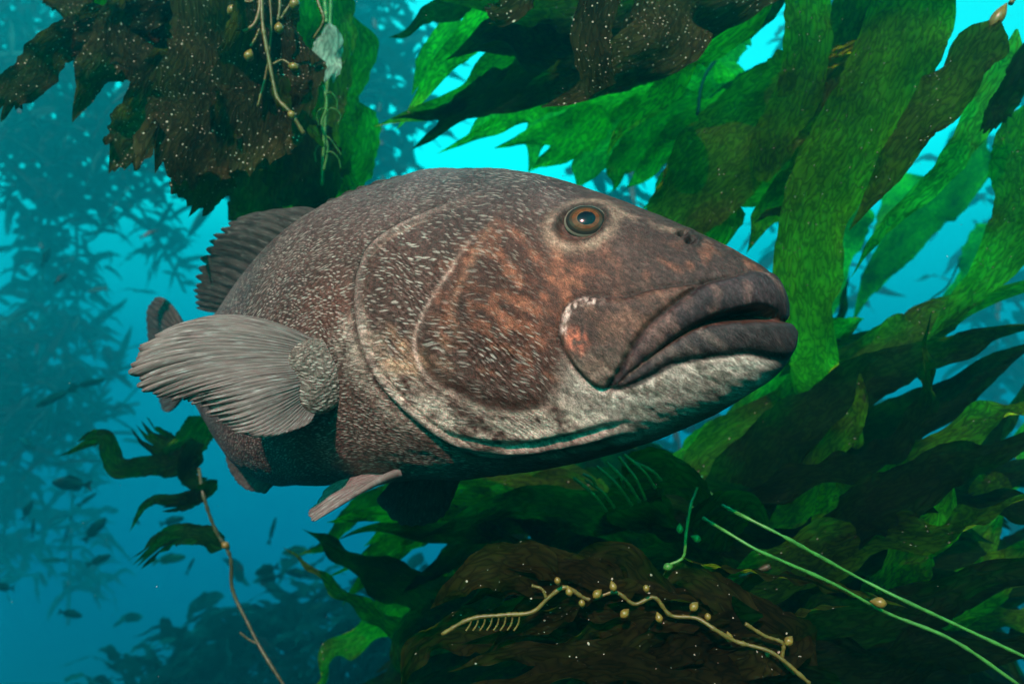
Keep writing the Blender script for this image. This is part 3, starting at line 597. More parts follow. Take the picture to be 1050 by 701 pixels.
def frond(label, blades=(), stipes=(), loose_floats=(), d=None, cat='kelp', group='kelp fronds around the sea bass', name='kelp_frond'):
    """blades: (points px/py/depth, width in px at first depth, dict) ; stipes: (points, radius m, colour)"""
    allp = [q for b in blades for q in b[0]] + [q for s in stipes for q in s[0]]
    loc = px([allp[0]])[0]
    t = thing(name, label, cat, loc, group)
    for pts, r, c in stipes:
        path = catmull(px(pts), max(14, 10 * len(pts))); n = len(path)
        V, Fc = tube(path, np.full(n, r) * (1 + .12 * rng.standard_normal(n)), 8); mesh_obj('stipe', V, Fc, SM[c], t)
    for b in blades:
        pts, w = b[0], b[1]; o = dict(b[2]) if len(b) > 2 else {}
        _seed[0] += 1; o.setdefault('twist', rng.uniform(-55, 55)); o.setdefault('ruffle', .34); mt = o.pop('m', 'g'); fl_ = o.pop('fl', None)
        path = px(pts); width = (1. if mt in 'bp' else .86) * w / F * float(np.mean([q[2] for q in pts]))
        if len(path) == 2: path = np.array([path[0], (path[0] + path[1]) / 2 + rng.normal(0, .02, 3), path[1]])
        V, Fc, fcv = blade_mesh(path, width, seed=o.pop('seed', _seed[0]), **o)
        bo = mesh_obj('blade', V, Fc, KM[mt], t, {'fc': fcv})
        if fl_:
            dv = norm(path[1] - path[0]); V, Fc = float_mesh(path[0] - dv * fl_ * 3.6, dv, fl_ * 4.2, fl_); mesh_obj('float', V, Fc, M_float, bo)
    for q, rad, dirv, c in loose_floats:
        p0 = P(*q); dv = norm(np.array([dirv[0], dirv[2] if len(dirv) > 2 else -.2, -dirv[1]], float))
        V, Fc = float_mesh(p0 - dv * rad * .9, dv, rad * 2.5, rad); mesh_obj('float', V, Fc, M_float if c == 'y' else M_stipe_g, t)
    return t
def scatter(n, x0, x1, y0, y1, d0, d1, ang, dang, ln, w, seed, mats='g', **o):
    """n more blades of one frond, around a window of the picture, hanging along angle ang (deg, 0 = to the right, 90 = down)"""
    r_ = np.random.default_rng(seed); out = []
    for k in range(n):
        x, y, d_ = r_.uniform(x0, x1), r_.uniform(y0, y1), r_.uniform(d0, d1); a = math.radians(ang + r_.uniform(-dang, dang)); l = ln * r_.uniform(.7, 1.3)
        bend = r_.uniform(-.35, .35); pts = []
        for q in (0, .33, .66, 1):
            aa = a + bend * q * 1.6; pts.append((x + l * q * math.cos(aa), y + l * q * math.sin(aa), d_ + r_.uniform(-.05, .05) + .1 * q * r_.uniform(-1, 1)))
        oo = dict(o); oo['m'] = mats[int(r_.integers(len(mats)))]; oo['roll'] = r_.uniform(-50, 50); oo.setdefault('tip', 'point'); out.append((pts, w * r_.uniform(.7, 1.3), oo))
    return out
D = dict
# ---- upper left: brown frond hanging beside the open water ----
frond('dark brown crusted kelp frond hanging in torn sheets at the upper left', [
 ([(250, -40, 1.55), (222, 40, 1.52), (205, 120, 1.5), (192, 222, 1.52)], 105, D(m='b', tip='torn', ruffle=.2)),
 ([(285, -40, 1.50), (268, 60, 1.46), (252, 120, 1.45), (232, 205, 1.46)], 88, D(m='b', tip='torn', roll=15)),
 ([(200, -40, 1.6), (150, 18, 1.58), (90, 34, 1.58), (28, 48, 1.6)], 34, D(m='b', tip='torn', basew=.05)),
 ([(110, 10, 1.6), (52, 62, 1.58), (22, 92, 1.56), (-20, 132, 1.56)], 36, D(m='b', tip='torn', basew=.05)),
 ([(165, 5, 1.6), (118, 50, 1.6), (90, 88, 1.6), (74, 128, 1.6)], 62, D(m='b', tip='point')),
 ([(185, 50, 1.6), (158, 105, 1.6), (135, 145, 1.6), (112, 190, 1.6)], 50, D(m='b', tip='torn')),
 ([(60, -40, 1.65), (75, -5, 1.65), (84, 26, 1.65)], 58, D(m='b', tip='torn')),
 ([(225, -40, 1.62), (180, 20, 1.62), (165, 70, 1.62), (150, 110, 1.62)], 95, D(m='b', tip='torn')),
 ([(235, 90, 1.56), (222, 140, 1.55), (205, 180, 1.55), (180, 226, 1.55)], 66, D(m='b', tip='torn')),
 ([(300, 40, 1.52), (285, 100, 1.5), (272, 140, 1.5), (262, 178, 1.5)], 72, D(m='b', tip='torn')),
 ([(150, -40, 1.7), (120, -5, 1.7), (100, 30, 1.7)], 90, D(m='k', tip='torn')),
], [([(300, -40, 1.60), (280, -20, 1.60), (262, -2, 1.58)], .006, 'd')])
frond('yellow kelp stipes with small floats dangling over the dark brown frond', [
 ([(285, 75, 1.44), (290, 95, 1.44), (288, 120, 1.44)], 22, D(m='k', tip='torn')),
 ([(318, 128, 1.44), (325, 140, 1.44), (330, 152, 1.46)], 14, D(m='k')),
], [
 ([(262, -20, 1.43), (266, 10, 1.42), (258, 28, 1.41), (250, 33, 1.41)], .0040, 'y'),
 ([(268, -20, 1.43), (270, 30, 1.42), (276, 62, 1.42), (281, 88, 1.42), (284, 100, 1.42), (298, 116, 1.42), (312, 138, 1.43)], .0044, 'y'),
 ([(283, -20, 1.45), (287, 8, 1.44), (285, 22, 1.44)], .0034, 'y'), ([(312, -20, 1.44), (302, -2, 1.43), (288, 20, 1.43)], .0034, 'y'), ([(275, -20, 1.45), (278, 30, 1.45), (272, 80, 1.46), (264, 110, 1.46)], .003, 'y'),
 ([(320, -20, 1.46), (327, 5, 1.45), (332, 20, 1.45), (322, 40, 1.46)], .0034, 'y'), ([(247, -20, 1.44), (248, 20, 1.44), (249, 60, 1.45)], .003, 'y'), ([(250, 2, 1.42), (258, 2, 1.42), (262, -12, 1.42)], .0034, 'y'), ([(257, 48, 1.42), (262, 40, 1.42), (266, 30, 1.42)], .0030, 'y'),
 ([(297, 66, 1.43), (290, 62, 1.43), (280, 66, 1.42)], .0028, 'y'),
], [((241, 9, 1.42), .0125, (-.3, .4), 'y'), ((256, 55, 1.41), .0115, (-.2, 1), 'y'), ((286, 27, 1.43), .0115, (.1, 1), 'y'), ((299, 68, 1.43), .0105, (.8, .4), 'y'), ((298, 116, 1.42), .0095, (.5, 1), 'y'), ((303, 2, 1.42), .0125, (-.2, 1), 'y')])
frond('green kelp blades hanging behind the dangling floats above the dorsal fin', [
 ([(310, -30, 2.0), (322, 60, 2.0), (316, 140, 2.0), (305, 215, 2.0)], 90, D(m='k', tip='torn')), ([(345, 0, 2.1), (338, 90, 2.1), (330, 160, 2.1), (312, 240, 2.1)], 80, D(m='k', tip='torn')),
 ([(352, 90, 2.2), (345, 150, 2.2), (325, 200, 2.2), (290, 245, 2.2)], 90, D(m='g', tip='torn')), ([(268, 110, 2.0), (272, 170, 2.0), (262, 210, 2.0), (250, 250, 2.0)], 74, D(m='d', tip='torn')),
 ([(240, 60, 2.1), (235, 120, 2.1), (232, 190, 2.1)], 80, D(m='d', tip='torn')), ([(300, 120, 1.9), (310, 170, 1.9), (300, 230, 1.9)], 90, D(m='d', tip='torn')),
] + scatter(14, 290, 360, 60, 190, 2.0, 2.3, 100, 50, 60, 30, 5, 'gl'), [([(340, -20, 1.9), (338, 40, 1.9), (335, 100, 1.9), (332, 150, 1.9), (330, 190, 1.9)], .005, 'g')])
frond('pale bleached kelp blade crusted with growth beside the dangling floats', [([(335, 22, 1.8), (338, 38, 1.8), (336, 60, 1.8), (328, 90, 1.8)], 30, D(m='p', tip='torn', basew=.3))],
 [([(330, -20, 1.8), (333, 0, 1.8), (335, 24, 1.8)], .006, 'g'), ([(332, 88, 1.8), (335, 110, 1.8), (330, 125, 1.8), (336, 150, 1.8), (332, 175, 1.8)], .0035, 'g')] +
 [([(333, y, 1.8), (333 + a, y - 3 + b, 1.79), (333 + 2 * a, y + 4 + b, 1.8), (333 + 2.2 * a + b, y + 14 + b, 1.81)], .002, 'g') for y, a, b in ((98, 6, 0), (112, -4, 3), (118, 8, -4), (139, 5, 6), (150, -5, 2), (158, 7, 1))])
# ---- top centre: canopy of blades sweeping down to the left over the back of the bass ----
frond('green kelp blades sweeping down to pointed tips above the bass back', [
 ([(700, -60, 2.1), (600, 20, 2.1), (500, 80, 2.05), (440, 112, 2.0), (385, 130, 2.0)], 72, D()),
 ([(575, -40, 2.0), (490, 35, 2.0), (440, 88, 2.0), (404, 120, 2.0)], 50, D()), ([(660, 0, 2.0), (565, 60, 2.0), (490, 108, 2.0), (424, 152, 2.0)], 62, D(m='d')),
 ([(650, 50, 2.2), (560, 100, 2.2), (500, 135, 2.2), (452, 155, 2.2)], 46, D(m='g')), ([(540, -30, 1.9), (460, 10, 1.9), (425, 25, 1.9), (396, 40, 1.9)], 36, D(m='d')),
 ([(700, 60, 2.4), (620, 110, 2.4), (560, 130, 2.4), (510, 150, 2.4)], 54, D(m='g')), ([(520, 70, 1.95), (470, 105, 1.95), (440, 140, 1.95)], 20, D(m='d')), ([(480, 100, 1.95), (450, 118, 1.95), (420, 118, 1.95), (400, 122, 1.95)], 16, D(m='d')),
 ([(470, 20, 2.2), (440, 60, 2.2), (420, 100, 2.2)], 30, D(m='g')), ([(620, 110, 2.3), (580, 150, 2.3), (545, 175, 2.3)], 50, D(m='g')), ([(560, 60, 2.2), (510, 110, 2.2), (470, 150, 2.2)], 30, D(m='l')),
 ([(600, 80, 2.5), (560, 120, 2.5), (540, 180, 2.5)], 50, D(m='l')),
], [([(760, -60, 2.1), (640, 10, 2.1), (560, 30, 2.1)], .007, 'd')])
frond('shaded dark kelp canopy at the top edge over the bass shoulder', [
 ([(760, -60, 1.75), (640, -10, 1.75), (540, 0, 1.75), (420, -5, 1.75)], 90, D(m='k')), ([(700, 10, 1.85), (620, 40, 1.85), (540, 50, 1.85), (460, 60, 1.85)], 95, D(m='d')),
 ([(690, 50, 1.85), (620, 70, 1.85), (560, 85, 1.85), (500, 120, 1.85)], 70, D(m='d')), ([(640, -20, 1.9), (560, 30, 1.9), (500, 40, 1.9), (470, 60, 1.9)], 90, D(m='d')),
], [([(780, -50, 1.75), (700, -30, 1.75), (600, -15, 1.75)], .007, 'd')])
frond('olive kelp strap speckled with white crust hanging at the top centre', [([(604, -50, 1.32), (608, 0, 1.31), (613, 50, 1.30), (616, 94, 1.30)], 44, D(m='b', tip='cut', ruffle=.04, cup=.05)),
 ([(560, -60, 1.36), (545, -20, 1.36), (520, 4, 1.36), (490, 8, 1.36)], 40, D(m='b', tip='torn'))], [([(615, -60, 1.34), (606, -50, 1.32), (604, -30, 1.32)], .006, 'd')])
frond('wide brown speckled kelp sheet slanting beside the hanging strap', [
 ([(800, -70, 1.55), (720, -5, 1.52), (660, 50, 1.5), (600, 88, 1.5), (560, 108, 1.5)], 105, D(m='b', tip='point')), ([(740, -60, 1.6), (690, 0, 1.6), (650, 50, 1.6), (640, 90, 1.6)], 90, D(m='b')),
 ([(780, -30, 1.7), (720, 50, 1.7), (660, 110, 1.7), (620, 160, 1.7)], 60, D(m='g')),
], [([(830, -70, 1.6), (800, -60, 1.58), (770, -50, 1.55)], .007, 'd')])
frond('bright green backlit kelp leaves in the gap above the bass forehead', [
 ([(690, 112, 2.6), (720, 88, 2.6), (750, 78, 2.6), (782, 92, 2.6)], 42, D(m='l')), ([(590, 190, 2.4), (640, 120, 2.4), (680, 95, 2.4), (712, 110, 2.4)], 40, D(m='l')),
 ([(770, 20, 2.8), (720, 60, 2.8), (690, 100, 2.8)], 60, D(m='l')), ([(760, 110, 2.3), (690, 150, 2.3), (640, 190, 2.3)], 60, D(m='g')), ([(720, 100, 2.3), (670, 130, 2.3), (620, 200, 2.3)], 66, D(m='g')),
 ([(800, 60, 2.4), (740, 110, 2.4), (690, 140, 2.4), (640, 175, 2.4)], 34, D(m='d')), ([(680, 30, 2.9), (690, 70, 2.9), (680, 110, 2.9)], 50, D(m='l')), ([(740, 130, 2.3), (700, 180, 2.3), (660, 215, 2.3)], 60, D(m='g')),
] + scatter(9, 660, 740, 30, 110, 2.4, 3.0, 130, 60, 55, 22, 31, 'gl'), [([(800, -20, 2.2), (765, 25, 2.2), (742, 52, 2.2), (722, 80, 2.2), (715, 118, 2.2)], .0055, 'd')])
# ---- right: broad corrugated blades ----
frond('broad corrugated green kelp blade running down the right beside the bass snout', [
 ([(960, -70, 1.65), (925, 40, 1.62), (880, 150, 1.6), (848, 260, 1.6), (830, 390, 1.8), (800, 520, 2.1)], 92, D(m='g', tip='point', cup=.2, nt=90, nw=17)),
 ([(905, -60, 1.75), (880, 20, 1.75), (850, 90, 1.75), (815, 140, 1.75)], 76, D(m='k', nt=80)),
], [([(990, -80, 1.68), (975, -75, 1.66), (955, -60, 1.65)], .006, 'd')])
frond('dark kelp blade with a round float at the upper right corner', [
 ([(1018, 26, 1.50), (985, 78, 1.50), (942, 130, 1.50), (905, 185, 1.5), (872, 232, 1.52)], 66, D(m='k', fl=.016, roll=-20, nt=80)),
 ([(1034, 35, 1.62), (1015, 110, 1.64), (950, 190, 1.66), (868, 285, 1.70)], 38, D(m='l', tip='point', nt=80)),
], [([(1060, -30, 1.5), (1048, -12, 1.5), (1036, 4, 1.5)], .005, 'y')])
frond('narrow upright kelp blade between the forehead gap and the broad blade', [([(842, -60, 1.7), (822, 20, 1.7), (812, 90, 1.7), (792, 190, 1.7)], 52, D(m='g', tip='round', nt=80)),
 ([(800, -40, 1.9), (790, 10, 1.9), (770, 40, 1.9)], 30, D(m='d'))], [([(850, -70, 1.7), (842, -58, 1.7), (838, -40, 1.7)], .006, 'd')])
frond('shadowed brown kelp blades arching over the bass snout', [
 ([(930, 20, 1.8), (850, 80, 1.8), (770, 125, 1.78), (720, 175, 1.75), (670, 240, 1.75)], 110, D(m='k', nt=80, tip='round')), ([(880, 80, 1.85), (820, 130, 1.85), (760, 180, 1.85), (700, 260, 1.85)], 90, D(m='k', tip='round')),
 ([(860, 140, 1.8), (815, 190, 1.8), (785, 225, 1.8), (765, 262, 1.8)], 60, D(m='g')), ([(815, 215, 1.7), (795, 218, 1.7), (772, 228, 1.7)], 12, D(m='d')), ([(845, 200, 2.0), (825, 260, 2.0), (815, 330, 2.0)], 48, D(m='l', tip='torn')),
] + [([(905, 28 + 5 * k, 1.72), (860, 50 + 5 * k, 1.72), (812, 74 + 4 * k, 1.73)], 9, D(m='k', roll=60)) for k in range(4)], [([(950, 10, 1.8), (930, 20, 1.8), (900, 42, 1.8)], .005, 'y')])
frond('long green kelp blade curving down the right edge in front of pale water', [
 ([(1090, 90, 1.75), (1050, 190, 1.75), (1010, 280, 1.75), (962, 350, 1.76)], 84, D(m='g', tip='point', nt=80)), ([(1075, 30, 1.6), (1042, 85, 1.6), (1022, 120, 1.6), (1004, 152, 1.6)], 32, D(m='d', tip='torn')),
], [([(1110, 60, 1.75), (1092, 88, 1.75), (1080, 110, 1.75)], .006, 'd')])
frond('hazy pale kelp blades far behind the right-hand gap', [
 ([(1010, 140, 3.6), (950, 220, 3.6), (900, 280, 3.6), (870, 330, 3.6)], 60, D(m='g')), ([(960, 180, 4.2), (920, 240, 4.2), (900, 300, 4.2)], 70, D(m='g')), ([(1030, 230, 4.5), (1000, 280, 4.5), (960, 310, 4.5)], 50, D(m='g')),
 ([(880, 200, 3.2), (860, 260, 3.2), (850, 330, 3.2)], 50, D(m='l')),
], [([(985, 265, 3.0), (970, 295, 3.0), (952, 310, 3.0), (950, 335, 3.0)], .004, 'd')])
# ---- lower right: dark blades streaming towards the right edge ----
frond('dark green kelp blades streaming right just below the bass chin', [
 ([(700, 520, 1.9), (760, 460, 1.9), (850, 400, 1.88), (960, 330, 1.85), (1090, 280, 1.85)], 90, D(m='k')), ([(720, 560, 1.7), (800, 450, 1.7), (890, 390, 1.7), (990, 350, 1.7), (1090, 330, 1.7)], 72, D(m='d')),
 ([(760, 560, 1.8), (820, 500, 1.8), (890, 440, 1.8), (980, 400, 1.8), (1080, 360, 1.8)], 82, D(m='d')), ([(680, 540, 2.1), (740, 465, 2.1), (830, 405, 2.1), (910, 340, 2.1)], 86, D(m='g')),
 ([(720, 490, 2.2), (780, 430, 2.2), (830, 370, 2.2), (880, 320, 2.2)], 70, D(m='g')), ([(800, 385, 2.0), (850, 358, 2.0), (910, 340, 2.0), (960, 330, 2.0)], 18, D(m='d')),
 ([(690, 600, 1.9), (740, 540, 1.9), (810, 480, 1.9), (890, 420, 1.9)], 66, D(m='k')), ([(820, 360, 2.0), (850, 335, 2.0), (890, 330, 2.0)], 40, D(m='g')),
] + scatter(8, 700, 860, 430, 560, 1.7, 2.6, -38, 14, 200, 40, 62, 'dkg'), [([(660, 600, 1.9), (700, 540, 1.9), (740, 490, 1.9)], .006, 'd')])
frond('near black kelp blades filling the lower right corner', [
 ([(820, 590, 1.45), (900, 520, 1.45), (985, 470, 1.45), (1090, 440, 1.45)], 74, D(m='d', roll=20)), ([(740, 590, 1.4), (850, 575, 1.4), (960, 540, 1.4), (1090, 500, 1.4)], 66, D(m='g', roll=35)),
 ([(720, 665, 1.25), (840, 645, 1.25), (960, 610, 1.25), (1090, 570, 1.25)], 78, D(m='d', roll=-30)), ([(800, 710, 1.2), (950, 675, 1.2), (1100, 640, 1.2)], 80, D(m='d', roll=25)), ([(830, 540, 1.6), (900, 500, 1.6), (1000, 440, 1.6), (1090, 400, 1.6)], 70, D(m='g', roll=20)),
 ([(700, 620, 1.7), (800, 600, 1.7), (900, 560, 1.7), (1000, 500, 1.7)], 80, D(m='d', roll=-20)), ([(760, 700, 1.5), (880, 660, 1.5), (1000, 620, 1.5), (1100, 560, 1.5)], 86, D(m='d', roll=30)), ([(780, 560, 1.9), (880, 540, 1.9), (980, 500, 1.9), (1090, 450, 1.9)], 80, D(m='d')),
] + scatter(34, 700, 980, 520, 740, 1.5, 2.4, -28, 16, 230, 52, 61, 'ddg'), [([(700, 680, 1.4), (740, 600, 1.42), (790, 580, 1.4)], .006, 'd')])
frond('two thin bright green kelp stipes crossing the lower right corner', [
 ([(700, 572, 1.12), (780, 585, 1.12), (850, 600, 1.12), (930, 625, 1.12)], 26, D(m='k', roll=62)), ([(720, 640, 1.1), (800, 628, 1.1), (870, 622, 1.1)], 20, D(m='k', roll=60)),
], [([(722, 500, 1.75), (745, 518, 1.40), (768, 532, 1.12), (800, 548, 1.1), (840, 570, 1.1), (880, 592, 1.1), (920, 612, 1.08), (965, 633, 1.07), (1070, 682, 1.05)], .0030, 'g'), ([(704, 515, 1.75), (725, 532, 1.40), (748, 547, 1.12), (775, 563, 1.1), (800, 574, 1.1), (860, 601, 1.1), (905, 626, 1.1), (975, 655, 1.08), (1045, 702, 1.06)], .0029, 'g')],
 [((898, 617, 1.08), .010, (1, .1), 'y')])
frond('cluster of short green kelp stipes under the bass throat', [([(640, 500, 1.45), (690, 490, 1.45), (740, 520, 1.45)], 60, D(m='d')), ([(620, 515, 1.5), (660, 520, 1.5), (700, 540, 1.5)], 60, D(m='d'))],
 [([(x0, y0, 1.36), ((x0 + x1) / 2 + 2, (y0 + y1) / 2 - 2, 1.34), (x1, y1, 1.36)], .0032, 'g') for x0, y0, x1, y1 in ((588, 490, 622, 524), (600, 492, 630, 520), (612, 478, 648, 518), (622, 474, 656, 514), (634, 468, 662, 512), (640, 466, 672, 500), (598, 486, 612, 500), (650, 474, 678, 492), (628, 480, 640, 500))])
# ---- bottom: dark thicket and the near brown frond with floats ----
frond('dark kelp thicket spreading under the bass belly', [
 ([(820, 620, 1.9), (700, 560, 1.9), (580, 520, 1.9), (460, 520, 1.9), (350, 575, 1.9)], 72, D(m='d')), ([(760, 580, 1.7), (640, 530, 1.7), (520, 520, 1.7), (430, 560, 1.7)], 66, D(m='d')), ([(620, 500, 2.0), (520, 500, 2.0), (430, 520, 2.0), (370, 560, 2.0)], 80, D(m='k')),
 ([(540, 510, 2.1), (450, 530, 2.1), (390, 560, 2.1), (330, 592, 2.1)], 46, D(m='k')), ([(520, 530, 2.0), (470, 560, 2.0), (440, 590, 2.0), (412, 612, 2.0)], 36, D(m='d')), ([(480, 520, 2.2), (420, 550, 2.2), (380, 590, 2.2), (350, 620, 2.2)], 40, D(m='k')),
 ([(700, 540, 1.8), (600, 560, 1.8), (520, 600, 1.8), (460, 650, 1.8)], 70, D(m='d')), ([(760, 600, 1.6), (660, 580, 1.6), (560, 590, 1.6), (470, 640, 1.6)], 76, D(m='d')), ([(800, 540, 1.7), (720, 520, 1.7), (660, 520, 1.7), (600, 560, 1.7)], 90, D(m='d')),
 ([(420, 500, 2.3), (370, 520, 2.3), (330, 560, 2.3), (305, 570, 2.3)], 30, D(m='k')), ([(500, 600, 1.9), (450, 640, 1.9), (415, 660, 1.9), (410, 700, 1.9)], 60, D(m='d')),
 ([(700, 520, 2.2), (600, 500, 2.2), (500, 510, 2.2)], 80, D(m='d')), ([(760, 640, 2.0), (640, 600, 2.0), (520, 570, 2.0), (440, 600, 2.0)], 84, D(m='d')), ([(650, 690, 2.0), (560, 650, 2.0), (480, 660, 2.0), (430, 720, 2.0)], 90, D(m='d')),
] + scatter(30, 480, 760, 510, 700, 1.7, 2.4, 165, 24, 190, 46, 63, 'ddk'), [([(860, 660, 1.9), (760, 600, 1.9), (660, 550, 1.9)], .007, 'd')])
fl_px = [(572, 597), (583, 604), (614, 607), (597, 620), (628, 599), (642, 627), (663, 605), (675, 631), (713, 620), (726, 634), (747, 651), (810, 655), (786, 672)]
frond('brown kelp frond with a zigzag yellow stipe and round floats at the bottom', [
 ([(570, 600, 1.02), (530, 580, 1.02), (490, 585, 1.02), (440, 625, 1.04)], 60, D(m='n')), ([(640, 612, 1.03), (600, 580, 1.04), (550, 572, 1.05), (490, 590, 1.06)], 44, D(m='n')), ([(690, 625, 1.03), (660, 588, 1.05), (610, 575, 1.06), (560, 585, 1.06)], 40, D(m='n')),
 ([(740, 640, 1.02), (650, 660, 1.0), (560, 665, .98), (450, 690, .98)], 44, D(m='n', roll=30, ruffle=.25)), ([(800, 690, 1.0), (690, 690, .97), (580, 690, .95), (440, 720, .95)], 56, D(m='n', roll=-30, ruffle=.25)), ([(760, 650, 1.04), (740, 610, 1.05), (700, 590, 1.06), (680, 600, 1.06)], 50, D(m='n')),
 ([(720, 632, 1.06), (640, 640, 1.06), (560, 640, 1.05), (480, 660, 1.05)], 60, D(m='d')), ([(840, 690, 1.05), (790, 640, 1.06), (750, 620, 1.08), (700, 640, 1.08)], 60, D(m='n')), ([(520, 640, 1.1), (470, 650, 1.1), (430, 670, 1.1), (400, 720, 1.1)], 50, D(m='n', roll=25)), ([(780, 720, 1.1), (680, 660, 1.1), (560, 620, 1.1), (470, 660, 1.12)], 70, D(m='n', ruffle=.25)),
 ([(860, 720, 1.05), (760, 700, 1.0), (660, 720, 1.0)], 60, D(m='d')),
] + [([(x, y, 1.0), (x - 24 - 3 * i, y - 14 + 9 * (i % 4), 1.02), (x - 62 - 4 * i, y - 18 + 16 * (i % 4), 1.04), (x - 110, y - 4 + 22 * (i % 4), 1.07)], 22 + 3 * (i % 5), D(m='n', roll=-40 + 27 * (i % 4), ruffle=.22)) for i, (x, y) in enumerate(fl_px)
] + scatter(16, 560, 830, 590, 700, 1.04, 1.25, 172, 26, 150, 38, 64, 'nnd', ruffle=.25), [([(453, 650, 1.0), (483, 634, 1.0), (518, 630, 1.0), (548, 626, 1.0), (563, 612, 1.0), (578, 602, 1.0), (603, 614, 1.0), (632, 607, 1.0), (651, 619, 1.0), (670, 612, 1.0), (687, 630, 1.0), (716, 634, .99), (733, 645, .98), (752, 656, .98), (790, 668, .97), (830, 700, .96)], .0031, 'y'),
    ([(560, 612, 1.0), (556, 604, 1.0), (545, 600, 1.0)], .0024, 'y'), ([(764, 639, .98), (785, 652, .98), (803, 660, .98), (802, 676, .98), (815, 690, .98)], .0028, 'y')] +
   [([(484 + 7 * k, 633 - k * .8, 1.0), (482 + 7 * k, 640, 1.0), (478 + 7 * k, 646, 1.0)], .0014, 'y') for k in range(8)],
 [((x, y, .985), .0056 + .0008 * (i % 3), ((-.2, .3, -.3)[i % 3], (-1, 1, .2)[i % 3]), 'y') for i, (x, y) in enumerate(fl_px)])
frond('small green frond with tiny floats beside the brown bottom frond', [([(715, 560, 1.25), (740, 530, 1.25), (770, 520, 1.25), (790, 545, 1.25)], 60, D(m='d')), ([(700, 575, 1.2), (690, 590, 1.2), (672, 600, 1.2)], 20, D(m='k'))],
 [([(682, 580, 1.18), (700, 572, 1.18), (703, 550, 1.18), (707, 525, 1.22), (712, 508, 1.35), (720, 488, 1.7)], .0026, 'g')], [((697, 540, 1.18), .007, (0, 1), 'g'), ((712, 551, 1.18), .0075, (.6, .2), 'g'), ((687, 580, 1.18), .008, (-1, .3), 'g')])
# ---- lower left: torn young frond in open water ----
frond('thin torn kelp frond rising in the open blue water at the lower left', [
 ([(232, 560, 2.0), (200, 545, 2.0), (172, 552, 2.0), (138, 582, 2.0)], 26, D(m='d', tip='shred', basew=.08)), ([(215, 500, 2.0), (185, 512, 2.0), (160, 512, 2.0), (132, 545, 2.02)], 16, D(m='d', tip='point')), ([(222, 492, 2.0), (200, 510, 2.0), (180, 518, 2.0), (165, 520, 2.0)], 20, D(m='d', tip='shred')),
 ([(205, 462, 2.05), (160, 478, 2.05), (122, 478, 2.05), (108, 455, 2.05), (55, 468, 2.05)], 24, D(m='d', tip='torn', basew=.1)), ([(208, 470, 2.1), (180, 462, 2.1), (155, 452, 2.1), (140, 434, 2.1)], 34, D(m='d', tip='shred', basew=.1)), ([(215, 430, 2.1), (190, 455, 2.1), (165, 475, 2.1), (145, 470, 2.1)], 36, D(m='d', tip='torn')),
 ([(210, 455, 2.05), (190, 478, 2.05), (195, 492, 2.05), (222, 490, 2.05)], 22, D(m='d', tip='torn')),
], [([(300, 715, 1.9), (282, 688, 1.92), (265, 660, 1.95), (255, 640, 1.97), (238, 602, 2.0), (236, 570, 2.0), (222, 545, 2.0), (208, 505, 2.0), (204, 480, 2.05)], .0050, 'o'), ([(265, 660, 1.95), (255, 655, 1.95), (246, 648, 1.95)], .0034, 'o')],
 [((233, 560, 2.0), .012, (-.5, -.5), 'y')])

# ============================== far kelp in the haze ==============================
def far_kelp(label, base, top, n, ln, w, seed, mat='d', sway=.3):
    q = 1.7 if base[1] > 740 and base[2] > 3.5 else min(3.0, 18.5 / base[2]) if base[2] > 3.5 else 1.0; base = (base[0], base[1], base[2] * q); top = (top[0], top[1], top[2] * q); ln, w, sway = ln * q, w * q, sway * q
    """a whole kelp plant seen small through the water: one stem and a mass of blades"""
    r_ = np.random.default_rng(seed); b, t_ = P(*base), P(*top); mid = (b + t_) / 2 + r_.normal(0, sway, 3) * [1, .4, .2]
    path = catmull([b, mid, t_], 40); root = thing('kelp_plant', label, 'kelp', b, 'kelp plants in the distance')
    V, Fc = tube(path, .02 * q, 6); mesh_obj('stipe', V, Fc, M_stipe_d, root)
    VV, FF, CC, k = [], [], [], 0
    for i in range(n):
        p = path[int(r_.integers(2, 40))] + r_.normal(0, .15 * q, 3); a = r_.uniform(0, 2 * math.pi); dv = np.array([math.cos(a), math.sin(a) * .6, r_.uniform(-.9, .5)]); dv /= np.linalg.norm(dv); l = ln * r_.uniform(.6, 1.3)
        V, Fc, c = blade_mesh(np.array([p, p + dv * l * .5 + [0, 0, .06 * l], p + dv * l + [0, 0, -.2 * l]]), w * r_.uniform(.6, 1.3), roll=r_.uniform(-80, 80), nt=12, nw=4, seed=int(r_.integers(1e6)), ruffle=.3)
        VV.append(V); FF.append(Fc + k); CC.append(c); k += len(V)
    o = mesh_obj('foliage', np.vstack(VV), np.vstack(FF), KM[mat], root, {'fc': np.vstack(CC)}); o['kind'] = 'stuff'
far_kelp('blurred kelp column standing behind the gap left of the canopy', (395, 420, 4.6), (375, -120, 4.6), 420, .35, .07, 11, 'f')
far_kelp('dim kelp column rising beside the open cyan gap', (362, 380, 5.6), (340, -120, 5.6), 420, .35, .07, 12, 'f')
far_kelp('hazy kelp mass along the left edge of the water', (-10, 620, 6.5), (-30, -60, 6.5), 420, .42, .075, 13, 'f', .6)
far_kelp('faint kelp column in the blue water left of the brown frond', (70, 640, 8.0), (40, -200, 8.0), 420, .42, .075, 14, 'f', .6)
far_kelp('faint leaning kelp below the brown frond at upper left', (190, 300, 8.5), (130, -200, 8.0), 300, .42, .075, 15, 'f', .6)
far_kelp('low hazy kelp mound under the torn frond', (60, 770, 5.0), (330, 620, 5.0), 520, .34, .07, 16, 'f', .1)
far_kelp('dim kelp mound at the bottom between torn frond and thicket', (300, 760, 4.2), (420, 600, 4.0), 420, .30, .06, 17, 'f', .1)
far_kelp('hazy kelp column behind the bass snout', (700, 480, 4.2), (640, 20, 4.2), 260, .34, .08, 18, 'f')
